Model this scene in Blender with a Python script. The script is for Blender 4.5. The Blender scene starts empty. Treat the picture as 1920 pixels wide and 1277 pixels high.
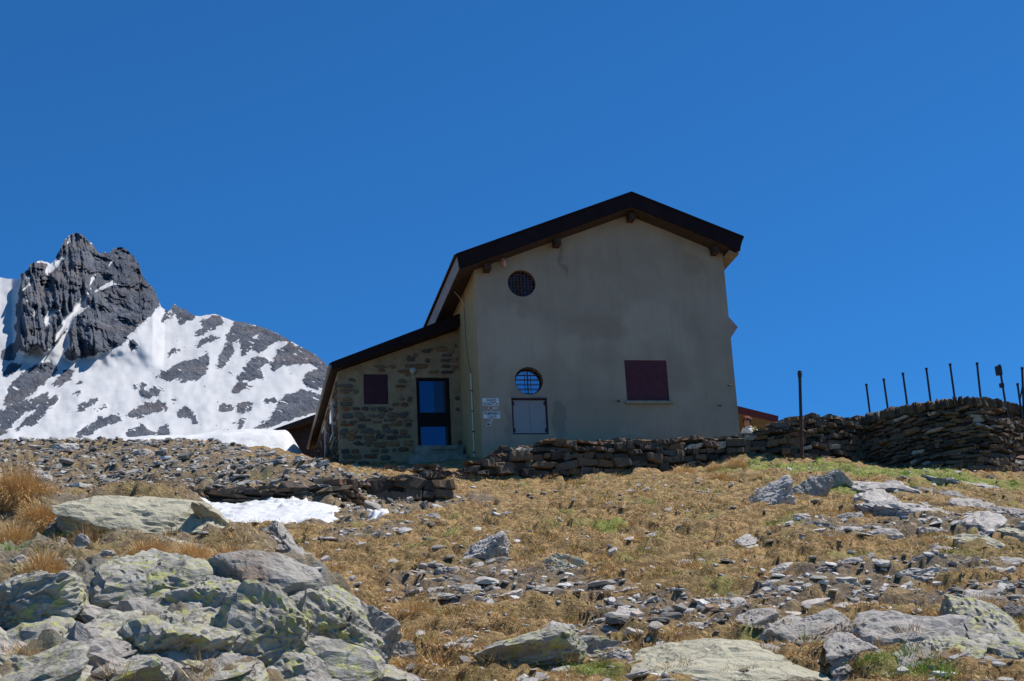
import bpy, bmesh, math, random
import numpy as np
from mathutils import Vector, Matrix, Euler

rnd = random.Random(7)
nr = np.random.default_rng(11)
S = bpy.context.scene
COL = S.collection

# ------------------------------------------------------------------ camera
FPX = 2941.4
PITCH, ROLL = math.radians(17.61), math.radians(-3.02)
cam_d = bpy.data.cameras.new("camera")
cam = bpy.data.objects.new("camera", cam_d)
COL.objects.link(cam)
cam_d.sensor_width = 36.0
cam_d.lens = FPX * 36.0 / 1920.0
cam_d.clip_start = 0.1
cam_d.clip_end = 8000
_F = np.array([0, math.cos(PITCH), math.sin(PITCH)])
_U0 = np.array([0, -math.sin(PITCH), math.cos(PITCH)])
_X0 = np.array([1., 0, 0])
_c, _s = math.cos(ROLL), math.sin(ROLL)
CX = _c * _X0 + _s * _U0
CU = -_s * _X0 + _c * _U0
mw = Matrix.Identity(4)
for i in range(3):
    mw[i][0], mw[i][1], mw[i][2] = CX[i], CU[i], -_F[i]
cam.matrix_world = mw
S.camera = cam

# ------------------------------------------------------------------ sky, sun, exposure
SUN_EL, SUN_AZ = math.radians(61), math.radians(73)
world = bpy.data.worlds.new("World")
S.world = world
world.use_nodes = True
wn = world.node_tree
wn.nodes.clear()
sky = wn.nodes.new("ShaderNodeTexSky")
sky.sky_type = 'NISHITA'
sky.sun_disc = False
sky.sun_elevation = SUN_EL
sky.sun_rotation = SUN_AZ
sky.altitude = 2300
sky.air_density = 1.0
sky.dust_density = 0.0
sky.ozone_density = 10.0
bg = wn.nodes.new("ShaderNodeBackground")
bg.inputs[1].default_value = 0.085
wo = wn.nodes.new("ShaderNodeOutputWorld")
tint = wn.nodes.new("ShaderNodeMix")          # deep polarised blue of the high alpine sky
tint.data_type = 'RGBA'
tint.blend_type = 'MULTIPLY'
tint.inputs[0].default_value = 1.0
tint.inputs[7].default_value = (.355, 1.01, 1.32, 1)
wn.links.new(sky.outputs[0], tint.inputs[6])
wn.links.new(tint.outputs[2], bg.inputs[0])
wn.links.new(bg.outputs[0], wo.inputs[0])

sun_d = bpy.data.lights.new("sun", 'SUN')
sun_d.energy = 5.0
sun_d.angle = math.radians(0.5)
sun_d.color = (1.0, 0.95, 0.87)
sun = bpy.data.objects.new("sun", sun_d)
COL.objects.link(sun)
SV = Vector((math.cos(SUN_EL) * math.sin(SUN_AZ), math.cos(SUN_EL) * math.cos(SUN_AZ), math.sin(SUN_EL)))
sun.rotation_euler = SV.to_track_quat('Z', 'Y').to_euler()
sun.location = SV * 100
S.view_settings.view_transform = 'Standard'
S.view_settings.look = 'None'
S.view_settings.exposure = 0.28
S.view_settings.gamma = 1.0
S.render.engine = 'CYCLES'

# ------------------------------------------------------------------ numeric helpers
def ray(u, v):
    d = _F * FPX + CX * (u - 960) + CU * (638.5 - v)
    return d / d[1]

def at(u, v, D):
    return ray(u, v) * D

def _hash(ix, iy, iz, seed):
    h = (ix.astype(np.int64) * 374761393 + iy.astype(np.int64) * 668265263 + iz.astype(np.int64) * 2147483647 + seed * 144269504) & 0xFFFFFFFF
    h = ((h ^ (h >> 13)) * 1274126177) & 0xFFFFFFFF
    h = ((h ^ (h >> 16)) * 2246822519) & 0xFFFFFFFF
    return (h ^ (h >> 15)) & 0xFFFFFFFF

def pnoise(p, seed=0):
    p = np.asarray(p, dtype=np.float64)
    i = np.floor(p).astype(np.int64)
    f = p - i
    w = f * f * f * (f * (f * 6 - 15) + 10)
    out = np.zeros(len(p))
    for dx in (0, 1):
        for dy in (0, 1):
            for dz in (0, 1):
                h = _hash(i[:, 0] + dx, i[:, 1] + dy, i[:, 2] + dz, seed)
                gx = (h & 1023) / 511.5 - 1
                gy = ((h >> 10) & 1023) / 511.5 - 1
                gz = ((h >> 20) & 1023) / 511.5 - 1
                dot = gx * (f[:, 0] - dx) + gy * (f[:, 1] - dy) + gz * (f[:, 2] - dz)
                ww = (w[:, 0] if dx else 1 - w[:, 0]) * (w[:, 1] if dy else 1 - w[:, 1]) * (w[:, 2] if dz else 1 - w[:, 2])
                out += ww * dot
    return out * 1.2

def fbm(p, octs=4, seed=0, gain=0.5):
    p = np.asarray(p, dtype=np.float64)
    a, s, out = 1.0, 1.0, np.zeros(len(p))
    for o in range(octs):
        out += a * pnoise(p * s + 17.3 * o, seed + o)
        a *= gain
        s *= 2.03
    return out

def hnoise(x, y, scale, octs=3, seed=0):
    return fbm(np.stack([x / scale, y / scale, np.zeros_like(x)], 1), octs, seed)

def sstep(a, b, x):
    t = np.clip((x - a) / (b - a), 0, 1)
    return t * t * (3 - 2 * t)

class TPS:
    def __init__(self, pts, smooth=1e-3):
        P = np.array(pts, float)
        self.xy = P[:, :2]
        n = len(P)
        K = self.k(self.xy) + smooth * np.eye(n)
        A = np.zeros((n + 3, n + 3))
        A[:n, :n] = K
        A[:n, n] = 1
        A[:n, n + 1:] = self.xy
        A[n, :n] = 1
        A[n + 1:, :n] = self.xy.T
        self.w = np.linalg.solve(A, np.concatenate([P[:, 2], [0, 0, 0]]))
        self.n = n
    def k(self, q):
        d2 = ((q[:, None, :] - self.xy[None]) ** 2).sum(2)
        return 0.5 * d2 * np.log(d2 + 1e-9)
    def __call__(self, x, y):
        out = np.empty(len(x))
        for i in range(0, len(x), 40000):
            q = np.stack([x[i:i + 40000], y[i:i + 40000]], 1)
            out[i:i + 40000] = self.k(q) @ self.w[:self.n] + self.w[self.n] + q @ self.w[self.n + 1:]
        return out

# ------------------------------------------------------------------ material helper
class NT:
    def __init__(self, name):
        self.m = bpy.data.materials.new(name)
        self.m.use_nodes = True
        self.t = self.m.node_tree
        self.p = self.t.nodes["Principled BSDF"]
        self.p.inputs["Specular IOR Level"].default_value = 0.25
        self.p.inputs["Roughness"].default_value = 0.9
    def n(self, typ, ins=None, **kw):
        nd = self.t.nodes.new("ShaderNode" + typ)
        for k, v in kw.items():
            setattr(nd, k, v)
        for k, v in (ins or {}).items():
            self.set(nd.inputs[k], v)
        return nd
    def set(self, sock, v):
        if hasattr(v, "is_output"):
            self.t.links.new(v, sock)
        elif isinstance(v, (tuple, list)) and len(v) == 3 and sock.type == 'RGBA':
            sock.default_value = (*v, 1)
        else:
            sock.default_value = v
    def obj(self):
        return self.n("TexCoord").outputs["Object"]
    def noise(self, coord, scale=5, detail=5, rough=.55, dist=0.):
        return self.n("TexNoise", {"Vector": coord, "Scale": scale, "Detail": detail, "Roughness": rough, "Distortion": dist}).outputs["Fac"]
    def map(self, coord, scale=(1, 1, 1), rot=(0, 0, 0), loc=(0, 0, 0)):
        return self.n("Mapping", {"Vector": coord, "Scale": scale, "Rotation": rot, "Location": loc}).outputs[0]
    def ramp(self, fac, stops):
        r = self.n("ValToRGB", {"Fac": fac})
        el = r.color_ramp.elements
        while len(el) < len(stops):
            el.new(.5)
        for e, (pos, c) in zip(el, stops):
            e.position = pos
            e.color = (*c, 1) if isinstance(c, (tuple, list)) else (c, c, c, 1)
        return r.outputs[0]
    def mix(self, fac, a, b, mode='MIX'):
        nd = self.n("Mix", data_type='RGBA', blend_type=mode)
        self.set(nd.inputs[0], fac)
        self.set(nd.inputs[6], a)
        self.set(nd.inputs[7], b)
        return nd.outputs[2]
    def math(self, op, a, b=0.0):
        nd = self.n("Math", operation=op)
        self.set(nd.inputs[0], a)
        self.set(nd.inputs[1], b)
        return nd.outputs[0]
    def attr(self, name, out="Fac"):
        return self.n("Attribute", attribute_name=name).outputs[out]
    def color(self, c):
        self.set(self.p.inputs["Base Color"], c)
    def bump(self, h, strength=.5, dist=.05):
        b = self.n("Bump", {"Height": h, "Strength": strength, "Distance": dist})
        self.t.links.new(b.outputs[0], self.p.inputs["Normal"])
    def blob(self, coord, c, r):
        v = self.n("VectorMath", {0: coord, 1: c}, operation='SUBTRACT').outputs[0]
        v = self.n("VectorMath", {0: v, 1: (1 / r[0], 1 / r[1], 1 / r[2])}, operation='MULTIPLY').outputs[0]
        l = self.n("VectorMath", {0: v}, operation='LENGTH').outputs["Value"]
        return self.n("MapRange", {0: l, 1: 1.0, 2: .55, 3: 0., 4: 1.}, interpolation_type='SMOOTHSTEP').outputs[0]

M = {}
def simple(name, c, rough=.7, metal=0., spec=.3, var=.0, scale=8):
    t = NT(name)
    t.p.inputs["Roughness"].default_value = rough
    t.p.inputs["Metallic"].default_value = metal
    t.p.inputs["Specular IOR Level"].default_value = spec
    if var:
        f = t.noise(t.obj(), scale, 6)
        col = t.mix(t.ramp(f, [(.3, 0.), (.7, 1.)]), tuple(x * (1 - var) for x in c), tuple(min(1, x * (1 + var)) for x in c))
        t.color(col)
        t.bump(f, .25, .01)
    else:
        t.color(c)
    M[name] = t.m
    return t.m

def rock_mat(name, base, dark, lichen_amt, lichen=(.42, .43, .10), rust=0.0, scale=1.0):
    t = NT(name)
    o = t.obj()
    inf = t.n("ObjectInfo").outputs["Random"]
    off = t.n("VectorMath", {0: o, 1: t.n("CombineXYZ", {0: t.math('MULTIPLY', inf, 37.), 1: t.math('MULTIPLY', inf, 91.), 2: 0.}).outputs[0]}, operation='ADD').outputs[0]
    str_ = t.map(off, (1.2 * scale, 1.2 * scale, 7 * scale), (.15, .1, 0))
    n1 = t.noise(str_, 2.2, 8, .62, .6)
    n2 = t.noise(off, 9 * scale, 8, .7)
    n3 = t.noise(off, 1.3 * scale, 4, .5)
    col = t.mix(t.ramp(n1, [(.32, 0.), (.68, 1.)]), dark, base)
    col = t.mix(t.ramp(n2, [(.35, .0), (.7, .55)]), col, tuple(min(1, x * 1.45) for x in base))
    col = t.mix(t.math('MULTIPLY', t.ramp(n3, [(.45, 0.), (.75, 1.)]), .5), col, tuple(x * .62 for x in base))
    if rust:
        n5 = t.noise(off, 1.7 * scale, 6, .6)
        col = t.mix(t.math('MULTIPLY', t.ramp(n5, [(.5, 0.), (.66, 1.)]), rust), col, (.26, .13, .065))
    if lichen_amt:
        n4 = t.noise(off, 11 * scale, 10, .78, .3)
        lo = .68 - .205 * lichen_amt
        col = t.mix(t.math('MULTIPLY', t.math('MULTIPLY', t.ramp(n4, [(lo, 0.), (lo + .07, 1.)]), t.ramp(n3, [(.3, .3), (.55, 1.)])), .8), col, lichen)
        n6 = t.noise(off, 14 * scale, 6, .6)
        col = t.mix(t.math('MULTIPLY', t.ramp(n6, [(.56, 0.), (.64, 1.)]), .6 * lichen_amt), col, (.48, .49, .44))
    vd = t.n("TexVoronoi", {"Vector": t.n("VectorMath", {0: t.map(off, (1, 1, 2.4)), 1: t.n("VectorMath", {0: t.n("TexNoise", {"Vector": off, "Scale": 2.2, "Detail": 5.}).outputs["Color"], 1: (1.1, 1.1, 1.1)}, operation='MULTIPLY').outputs[0]}, operation='ADD').outputs[0], "Scale": 1.5 * scale}, feature='DISTANCE_TO_EDGE').outputs["Distance"]
    col = t.mix(t.math('MULTIPLY', t.ramp(vd, [(0., 1.), (.03, 0.)]), .6), col, tuple(x * .3 for x in dark))
    t.color(col)
    t.bump(t.math('ADD', n1, t.math('MULTIPLY', n2, .7)), 1.0, .05 / scale)
    t.p.inputs["Roughness"].default_value = .85
    M[name] = t.m

rock_mat("schist_grey", (.37, .34, .31), (.19, .175, .16), 0.3)
rock_mat("schist_lichen", (.38, .355, .31), (.19, .175, .155), 0.85)
rock_mat("schist_pale", (.46, .425, .39), (.28, .255, .235), 0.15)
rock_mat("schist_pale_green", (.42, .39, .29), (.31, .285, .205), 0.45, (.40, .40, .16))
rock_mat("schist_dark", (.19, .175, .165), (.09, .083, .08), 0.2)
rock_mat("schist_rust", (.33, .305, .27), (.18, .165, .15), 0.15, rust=.6)

def stone_attr_mat(name, stops, bumpd=.02, scale=9):
    """stones coloured one by one through the per stone value 'tint'"""
    t = NT(name)
    g = t.n("NewGeometry").outputs["Position"]
    n = t.noise(g, scale, 8, .65)
    c = t.ramp(t.attr("tint"), stops)
    c = t.mix(t.ramp(n, [(.3, .55), (.7, 0.)]), c, t.mix(.5, c, (.03, .028, .025)))
    t.color(c)
    t.bump(n, .7, bumpd)
    M[name] = t.m

stone_attr_mat("wall_stone", [(0, (.04, .032, .027)), (.3, (.08, .066, .055)), (.5, (.135, .105, .075)), (.68, (.17, .10, .056)), (.8, (.13, .113, .098)), (.93, (.18, .095, .054)), (1, (.38, .34, .29))])
stone_attr_mat("loose_schist", [(0, (.16, .145, .13)), (.35, (.32, .295, .265)), (.7, (.48, .45, .41)), (.9, (.64, .61, .57)), (1, (.36, .25, .18))], .01, 14)
stone_attr_mat("annex_stone", [(0, (.075, .058, .05)), (.3, (.115, .09, .078)), (.5, (.17, .125, .09)), (.66, (.20, .10, .055)), (.85, (.28, .155, .065)), (1, (.16, .055, .038))])
simple("wall_gap", (.022, .02, .018), 1.0)

# snow
t = NT("snow")
n = t.noise(t.n("NewGeometry").outputs["Position"], 2.5, 8, .6)
n3 = t.noise(t.n("NewGeometry").outputs["Position"], 9, 9, .75)
c = t.ramp(n, [(.3, (.54, .545, .555)), (.65, (.66, .66, .66))])
t.color(t.mix(t.ramp(n3, [(.52, 0.), (.72, .5)]), c, (.36, .33, .28)))
n2 = t.noise(t.n("NewGeometry").outputs["Position"], 16, 5, .6)
t.bump(t.math('ADD', n, t.math('MULTIPLY', n2, .4)), .5, .06)
t.p.inputs["Roughness"].default_value = .6
M["snow"] = t.m

# blades of grass: tint 0 straw .. 1 green
t = NT("grass_blade")
ti = t.attr("tint")
t.color(t.ramp(ti, [(0, (.74, .53, .27)), (.3, (.57, .365, .15)), (.5, (.24, .135, .045)), (.62, (.38, .32, .09)), (.8, (.25, .30, .06)), (1, (.20, .40, .05))]))
t.p.inputs["Roughness"].default_value = .75
t.p.inputs["Specular IOR Level"].default_value = .15
M["grass_blade"] = t.m

# the ground
t = NT("ground_soil")
g = t.n("NewGeometry").outputs["Position"]
n1 = t.noise(g, .9, 8, .62)
n2 = t.noise(g, 5.5, 9, .68)
n3 = t.noise(g, 26, 6, .7)
straw = t.ramp(n2, [(.37, (.035, .021, .011)), (.48, (.17, .10, .042)), (.55, (.46, .30, .13)), (.74, (.62, .44, .22))])
dry = t.ramp(n3, [(.36, (.08, .047, .02)), (.54, (.36, .23, .10)), (.74, (.64, .46, .24))])
c = t.mix(.55, straw, dry)
c = t.mix(t.ramp(n1, [(.44, 0.), (.66, .45)]), c, t.ramp(n3, [(.3, (.09, .08, .025)), (.7, (.26, .23, .08))]))
vor = t.n("TexVoronoi", {"Vector": t.map(g, (1, 1.0, 2.2)), "Scale": 9.}, feature='F1')
grav = t.mix(t.ramp(n3, [(.35, 0.), (.65, 1.)]), (.10, .07, .045), (.24, .195, .15))
grav = t.mix(.5, grav, t.mix(.7, t.ramp(vor.outputs["Color"], [(.2, (.07, .065, .06)), (.8, (.27, .26, .25))]), (.12, .11, .1)))
scr = t.math('MULTIPLY', t.attr("scree"), t.ramp(n2, [(.36, 1.), (.62, .25)]))
c = t.mix(scr, c, grav)
green = t.ramp(n3, [(.28, (.09, .12, .025)), (.5, (.20, .25, .05)), (.75, (.33, .36, .10))])
gf = t.math('MULTIPLY', t.attr("green"), t.ramp(n2, [(.35, .35), (.6, 1.)]))
c = t.mix(gf, c, green)
rockc = t.ramp(n2, [(.3, (.11, .115, .11)), (.6, (.22, .23, .215))])
c = t.mix(t.math('MULTIPLY', t.attr("rock"), t.ramp(n1, [(.4, .6), (.6, .1)])), c, rockc)
t.color(c)
t.bump(t.math('ADD', n2, t.math('MULTIPLY', n3, .6)), 1.0, .07)
M["ground_soil"] = t.m

# mountain
t = NT("mountain_rock_snow")
g = t.n("NewGeometry").outputs["Position"]
n1 = t.noise(t.map(g, (1, 1, .55), (0, .5, .3)), .03, 9, .66, .4)
n2 = t.noise(g, .16, 7, .7)
rk = t.ramp(n1, [(.3, (.038, .046, .066)), (.5, (.085, .097, .124)), (.7, (.18, .192, .215))])  # bluish cast in the rock colour stands in for distance haze
rk = t.mix(t.ramp(n2, [(.38, .6), (.62, 0.)]), rk, (.04, .045, .058))
rk = t.mix(t.math('MULTIPLY', t.ramp(t.noise(g, .012, 4), [(.5, 0.), (.62, 1.)]), .35), rk, (.15, .12, .11))
sn = t.ramp(n1, [(.3, (.43, .435, .45)), (.6, (.50, .50, .51))])
m_ = t.math('ADD', t.attr("rock"), t.math('MULTIPLY', t.math('SUBTRACT', n2, .5), 1.6))
t.color(t.mix(t.ramp(m_, [(.44, 0.), (.53, 1.)]), sn, rk))
t.bump(t.math('ADD', t.math('MULTIPLY', n1, .6), n2), t.ramp(t.attr("rock"), [(.3, .08), (.6, .9)]), 3.)
M["mountain_rock_snow"] = t.m

# plaster of the hut (object coordinates are the hut's own)
def plaster(name, base, stains):
    t = NT(name)
    o = t.obj()
    n1 = t.noise(o, .8, 7, .6, .3)
    n2 = t.noise(t.map(o, (1.3, 1.3, .35)), 1.7, 6, .6)
    n3 = t.noise(o, 22, 6, .7)
    c = t.mix(t.ramp(n1, [(.32, 0.), (.7, 1.)]), tuple(x * .86 for x in base), tuple(x * 1.1 for x in base))
    c = t.mix(t.math('MULTIPLY', t.ramp(n2, [(.5, 0.), (.7, 1.)]), .35), c, tuple(x * .66 for x in base))
    if stains:
        edge = t.n("VectorMath", {0: o, 1: t.n("VectorMath", {0: t.n("TexNoise", {"Vector": o, "Scale": 1.6, "Detail": 6.}).outputs["Color"], 1: (.9, .9, .9)}, operation='MULTIPLY').outputs[0]}, operation='ADD').outputs[0]
        for (cx, cz, rx, rz, k, cc) in stains:
            b = t.blob(edge, (cx + .45, .45, cz + .45), (rx, 3, rz))
            b = t.math('MULTIPLY', b, t.ramp(n3, [(.2, .75), (.7, 1.)]))
            c = t.mix(t.math('MULTIPLY', b, k), c, cc)
    n4 = t.noise(t.map(o, (6, 6, .5)), 1.5, 7, .65)
    c = t.mix(t.math('MULTIPLY', t.ramp(n4, [(.52, 0.), (.72, 1.)]), .28), c, tuple(x * .55 for x in base))
    c = t.mix(t.math('MULTIPLY', t.ramp(n3, [(.35, 0.), (.7, 1.)]), .22), c, tuple(x * .6 for x in base))
    t.color(c)
    t.bump(n3, .5, .015)
    M[name] = t.m
LT, DK = (.43, .345, .27), (.225, .165, .11)
plaster("plaster_front", (.355, .278, .208), [
    (1.0, 3.5, 1.4, 1.1, .6, LT), (2.6, 3.3, .5, .8, .5, LT), (5.0, 4.0, 1.1, .8, .6, LT), (5.9, 3.3, .6, .8, .45, LT), (4.4, 3.2, .5, .5, .3, LT),
    (3.4, 3.8, 1.3, .5, .4, DK), (2.6, 6.0, .09, .9, .7, (.19, .145, .10)), (6.6, 5.8, .5, .35, .5, DK), (3.2, 1.2, 2.2, .7, .3, DK), (5.7, 2.5, .5, .9, .35, DK),
    (2.25, 1.15, .22, .75, .8, (.19, .155, .13)), (1.4, 1.78, .7, .16, .6, (.20, .165, .14)), (.75, 1.0, .12, .6, .6, (.20, .165, .14)), (1.4, 4.45, .3, .55, .35, DK), (3.5, .3, 4.5, .5, .35, DK)])
plaster("plaster_side", (.42, .30, .15), [])
t = NT("mortar")
o = t.obj()
n1 = t.noise(o, 3, 8, .65)
t.color(t.ramp(n1, [(.3, (.20, .135, .075)), (.5, (.275, .195, .118)), (.7, (.35, .25, .155))]))
t.bump(n1, .6, .03)
M["mortar"] = t.m
simple("concrete", (.22, .205, .175), .95, var=.3, scale=5)
simple("roof_metal_dark", (.018, .009, .010), .6, spec=.08, var=.25, scale=3)
simple("roof_wood_dark", (.05, .03, .024), .8, var=.35, scale=6)
simple("soffit_grey", (.20, .17, .145), .9, var=.2, scale=4)
simple("eave_grey", (.26, .235, .22), .7, var=.15, scale=4)
simple("tile_brown", (.085, .05, .042), .7, var=.3, scale=7)
simple("shutter_maroon", (.085, .016, .024), .6, var=.2, scale=5)
simple("shutter_dark_maroon", (.05, .008, .014), .6, var=.2, scale=5)
simple("cabinet_grey", (.25, .235, .235), .55, var=.06, scale=3)
simple("iron_dark", (.018, .015, .016), .6, spec=.4)
simple("iron_rust", (.085, .04, .026), .85, var=.45, scale=9)
simple("door_dark", (.012, .008, .008), .6, spec=.12)
simple("pipe_white", (.55, .54, .50), .6)
simple("pipe_pink", (.50, .30, .23), .7, var=.1)
simple("sill_stone", (.27, .24, .18), .9, var=.2)
simple("sign_white", (.62, .62, .63), .6, var=.05)
simple("sign_black", (.02, .02, .025), .7)
simple("sign_red", (.22, .012, .018), .7)
simple("roof_red", (.13, .022, .018), .6, var=.2)
simple("lamp_white", (.36, .35, .33), .4)
simple("post_dark", (.022, .02, .026), .6, spec=.4)
simple("skin", (.42, .25, .18), .6)
simple("hair_red", (.13, .035, .016), .7, var=.4, scale=30)
simple("shirt_white", (.66, .64, .60), .8, var=.1, scale=20)
simple("shirt_yellow", (.60, .52, .10), .8)
simple("trousers", (.06, .07, .10), .9)
t = NT("glass_mirror")
t.color((.30, .44, .58))
t.p.inputs["Metallic"].default_value = .85
t.p.inputs["Roughness"].default_value = .03
M["glass_mirror"] = t.m
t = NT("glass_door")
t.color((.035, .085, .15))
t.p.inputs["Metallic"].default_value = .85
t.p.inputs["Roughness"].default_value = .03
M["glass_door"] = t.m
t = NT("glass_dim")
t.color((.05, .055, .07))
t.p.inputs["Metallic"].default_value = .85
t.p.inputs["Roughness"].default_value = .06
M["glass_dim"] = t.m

# ------------------------------------------------------------------ object helpers
def tag(o, label=None, cat=None, group=None, kind=None):
    for k, v in (("label", label), ("category", cat), ("group", group), ("kind", kind)):
        if v:
            o[k] = v
    return o

def mesh_from(name, V, Fc, mats, parent=None, smooth=False, mi=None, attrs=None, loc=None):
    """V (n,3); Fc list of polygons or (m,3)/(m,4) array"""
    me = bpy.data.meshes.new(name)
    V = np.asarray(V, dtype=np.float32)
    if isinstance(Fc, np.ndarray):
        m, k = Fc.shape
        me.vertices.add(len(V))
        me.vertices.foreach_set("co", V.ravel())
        me.loops.add(m * k)
        me.loops.foreach_set("vertex_index", Fc.astype(np.int32).ravel())
        me.polygons.add(m)
        me.polygons.foreach_set("loop_start", np.arange(0, m * k, k, dtype=np.int32))
        me.polygons.foreach_set("loop_total", np.full(m, k, dtype=np.int32))
        me.update(calc_edges=True)
    else:
        me.from_pydata([tuple(map(float, v)) for v in V], [], Fc)
    for mm in ([mats] if not isinstance(mats, (list, tuple)) else mats):
        me.materials.append(M[mm])
    if mi is not None:
        me.polygons.foreach_set("material_index", np.asarray(mi, dtype=np.int32))
    me.polygons.foreach_set("use_smooth", np.full(len(me.polygons), bool(smooth)))
    for k, a in (attrs or {}).items():
        at_ = me.attributes.new(k, 'FLOAT', 'POINT')
        at_.data.foreach_set("value", np.asarray(a, dtype=np.float32))
    me.update()
    o = bpy.data.objects.new(name, me)
    COL.objects.link(o)
    if parent:
        o.parent = parent
    if loc is not None:
        o.location = loc
    return o

class MB:
    """collects boxes, tubes and prisms; build() links ONE mesh object"""
    def __init__(self):
        self.v, self.f, self.mi, self.sm = [], [], [], []
    def add(self, vs, fs, mi=0):
        b = len(self.v)
        self.v += [tuple(map(float, v)) for v in vs]
        self.f += [tuple(i + b for i in f) for f in fs]
        self.mi += [mi] * len(fs)
        return self
    def box(self, a, b, mi=0):
        (x0, y0, z0), (x1, y1, z1) = a, b
        vs = [(x0, y0, z0), (x1, y0, z0), (x1, y1, z0), (x0, y1, z0), (x0, y0, z1), (x1, y0, z1), (x1, y1, z1), (x0, y1, z1)]
        return self.add(vs, [(0, 3, 2, 1), (4, 5, 6, 7), (0, 1, 5, 4), (1, 2, 6, 5), (2, 3, 7, 6), (3, 0, 4, 7)], mi)
    def prism(self, poly, y0, y1, mi=0):
        """polygon in x,z (counter clockwise seen from -y) swept along y"""
        n = len(poly)
        vs = [(x, y0, z) for x, z in poly] + [(x, y1, z) for x, z in poly]
        fs = [tuple(range(n)), tuple(range(2 * n - 1, n - 1, -1))]
        fs += [((i + 1) % n, i, i + n, (i + 1) % n + n) for i in range(n)]
        return self.add(vs, fs, mi)
    def tube(self, pts, r, seg=10, mi=0, cap=True):
        pts = [Vector(p) for p in pts]
        rr = r if isinstance(r, (list, tuple)) else [r] * len(pts)
        vs, fs = [], []
        for i, p in enumerate(pts):
            d = (pts[min(i + 1, len(pts) - 1)] - pts[max(i - 1, 0)]).normalized()
            a = d.cross(Vector((0, 0, 1)) if abs(d.z) < .9 else Vector((1, 0, 0))).normalized()
            b = d.cross(a)
            for k in range(seg):
                th = 2 * math.pi * k / seg
                vs.append(p + (a * math.cos(th) + b * math.sin(th)) * rr[i])
        for i in range(len(pts) - 1):
            for k in range(seg):
                fs.append((i * seg + k, i * seg + (k + 1) % seg, (i + 1) * seg + (k + 1) % seg, (i + 1) * seg + k))
        if cap:
            fs.append(tuple(range(seg - 1, -1, -1)))
            fs.append(tuple(range((len(pts) - 1) * seg, len(pts) * seg)))
        return self.add(vs, fs, mi)
    def build(self, name, mats, parent=None, smooth=False, off=(0, 0, 0)):
        V = np.array(self.v, float) - np.array(off)
        o = mesh_from(name, V, self.f, mats, parent, smooth, self.mi)
        bm = bmesh.new()
        bm.from_mesh(o.data)
        bmesh.ops.recalc_face_normals(bm, faces=bm.faces)
        bm.to_mesh(o.data)
        bm.free()
        return o

def empty(name, loc, rz=0., label=None, cat=None, group=None):
    o = bpy.data.objects.new(name, None)
    COL.objects.link(o)
    o.location = loc
    o.rotation_euler = (0, 0, rz)
    o.empty_display_size = .2
    return tag(o, label, cat, group)

# ------------------------------------------------------------------ terrain
SLOPE, Z0 = .292, -2.516
def on_plane(u, v):
    d = ray(u, v)
    return d * (Z0 / (d[2] - SLOPE))

def toline(u, v, D):
    return tuple(at(u, v, D))

ctrl = []
for v_ in (1277, 1200, 1130, 1060):
    for u_ in (-150, 500, 1000, 1500, 2050):
        ctrl.append(tuple(on_plane(u_, v_)))
for u_ in (750, 1000, 1500, 2050):
    ctrl.append(tuple(on_plane(u_, 1000)))
ctrl += [toline(*q) for q in [
    (1000, 908, 39.3), (830, 908, 38.6), (1150, 897, 39.9), (1300, 878, 40.7), (1400, 868, 40.4), (1500, 871, 39.8), (1640, 884, 40.2),
    (1800, 894, 38.6), (1920, 914, 37.8), (2080, 948, 36.5), (1000, 950, 29.2), (1250, 940, 30.0), (1450, 930, 30), (1650, 935, 29.5), (1850, 965, 26.5), (2050, 985, 25.5),
    (1150, 920, 34.5), (1400, 900, 34.5), (1700, 910, 34),
    (760, 908, 36.2), (705, 941, 34.3), (660, 962, 32.3), (740, 985, 28), (640, 1000, 27.2), (560, 1000, 27.6), (450, 1003, 27.5), (330, 1000, 28.2), (150, 990, 28.5), (0, 985, 28.5),
    (640, 956, 31.0), (450, 952, 30.9), (340, 946, 31), (180, 940, 31.2), (0, 938, 31.4),
    (640, 913, 32.4), (450, 917, 32.2), (300, 920, 32.3), (150, 926, 32.4), (0, 925, 32.6),
    (640, 885, 39.5), (450, 868, 37), (250, 870, 37), (0, 868, 37.5), (-150, 868, 37.5),
    (560, 862, 43.2), (430, 842, 42.2), (300, 838, 41.3), (150, 837, 41.2), (0, 837, 41.2), (-150, 837, 41.2),
    (640, 876, 43.8), (720, 880, 43.2),
]]
# around and behind the hut (world points)
TH = math.radians(11.74)
HA = np.array([math.cos(TH), math.sin(TH), 0]); HB = np.array([-math.sin(TH), math.cos(TH), 0])
HO = np.array([-.972, 42., 10.009])
def hw(x, y, z=0.):
    return HO + HA * x + HB * y + np.array([0, 0, z])
for q in [(-2.5, 2.6, .45), (.2, -.4, -.15), (2, -.5, .02), (4, -.5, .08), (7.4, -.4, .12), (8.6, 1.2, .16), (10, 3, .45), (3, 5, .6), (-4.6, 7, 1.5), (-4.6, 11, 2.6), (11, 7, 1.3), (3, 12, 2.4)]:
    ctrl.append(tuple(hw(*q)))
for q in [(-14, 46, 11.1), (-22, 46, 11.2), (-9, 50, 12.3), (-14, 56, 13.0), (-3, 58, 13.6), (6, 58, 13.0), (16, 58, 12.6), (-25, 58, 13), (17, 44, 9.6), (24, 42, 8.5), (13.5, 46, 10.3), (-25, 30, 6.2), (22, 30, 6.2), (0, 2, -1.9), (-9, 2, -1.9), (9, 2, -1.9), (-14, 14, 1.6), (13, 14, 1.6)]:
    ctrl.append(q)
base_tps = TPS(ctrl, 2e-3)

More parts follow.
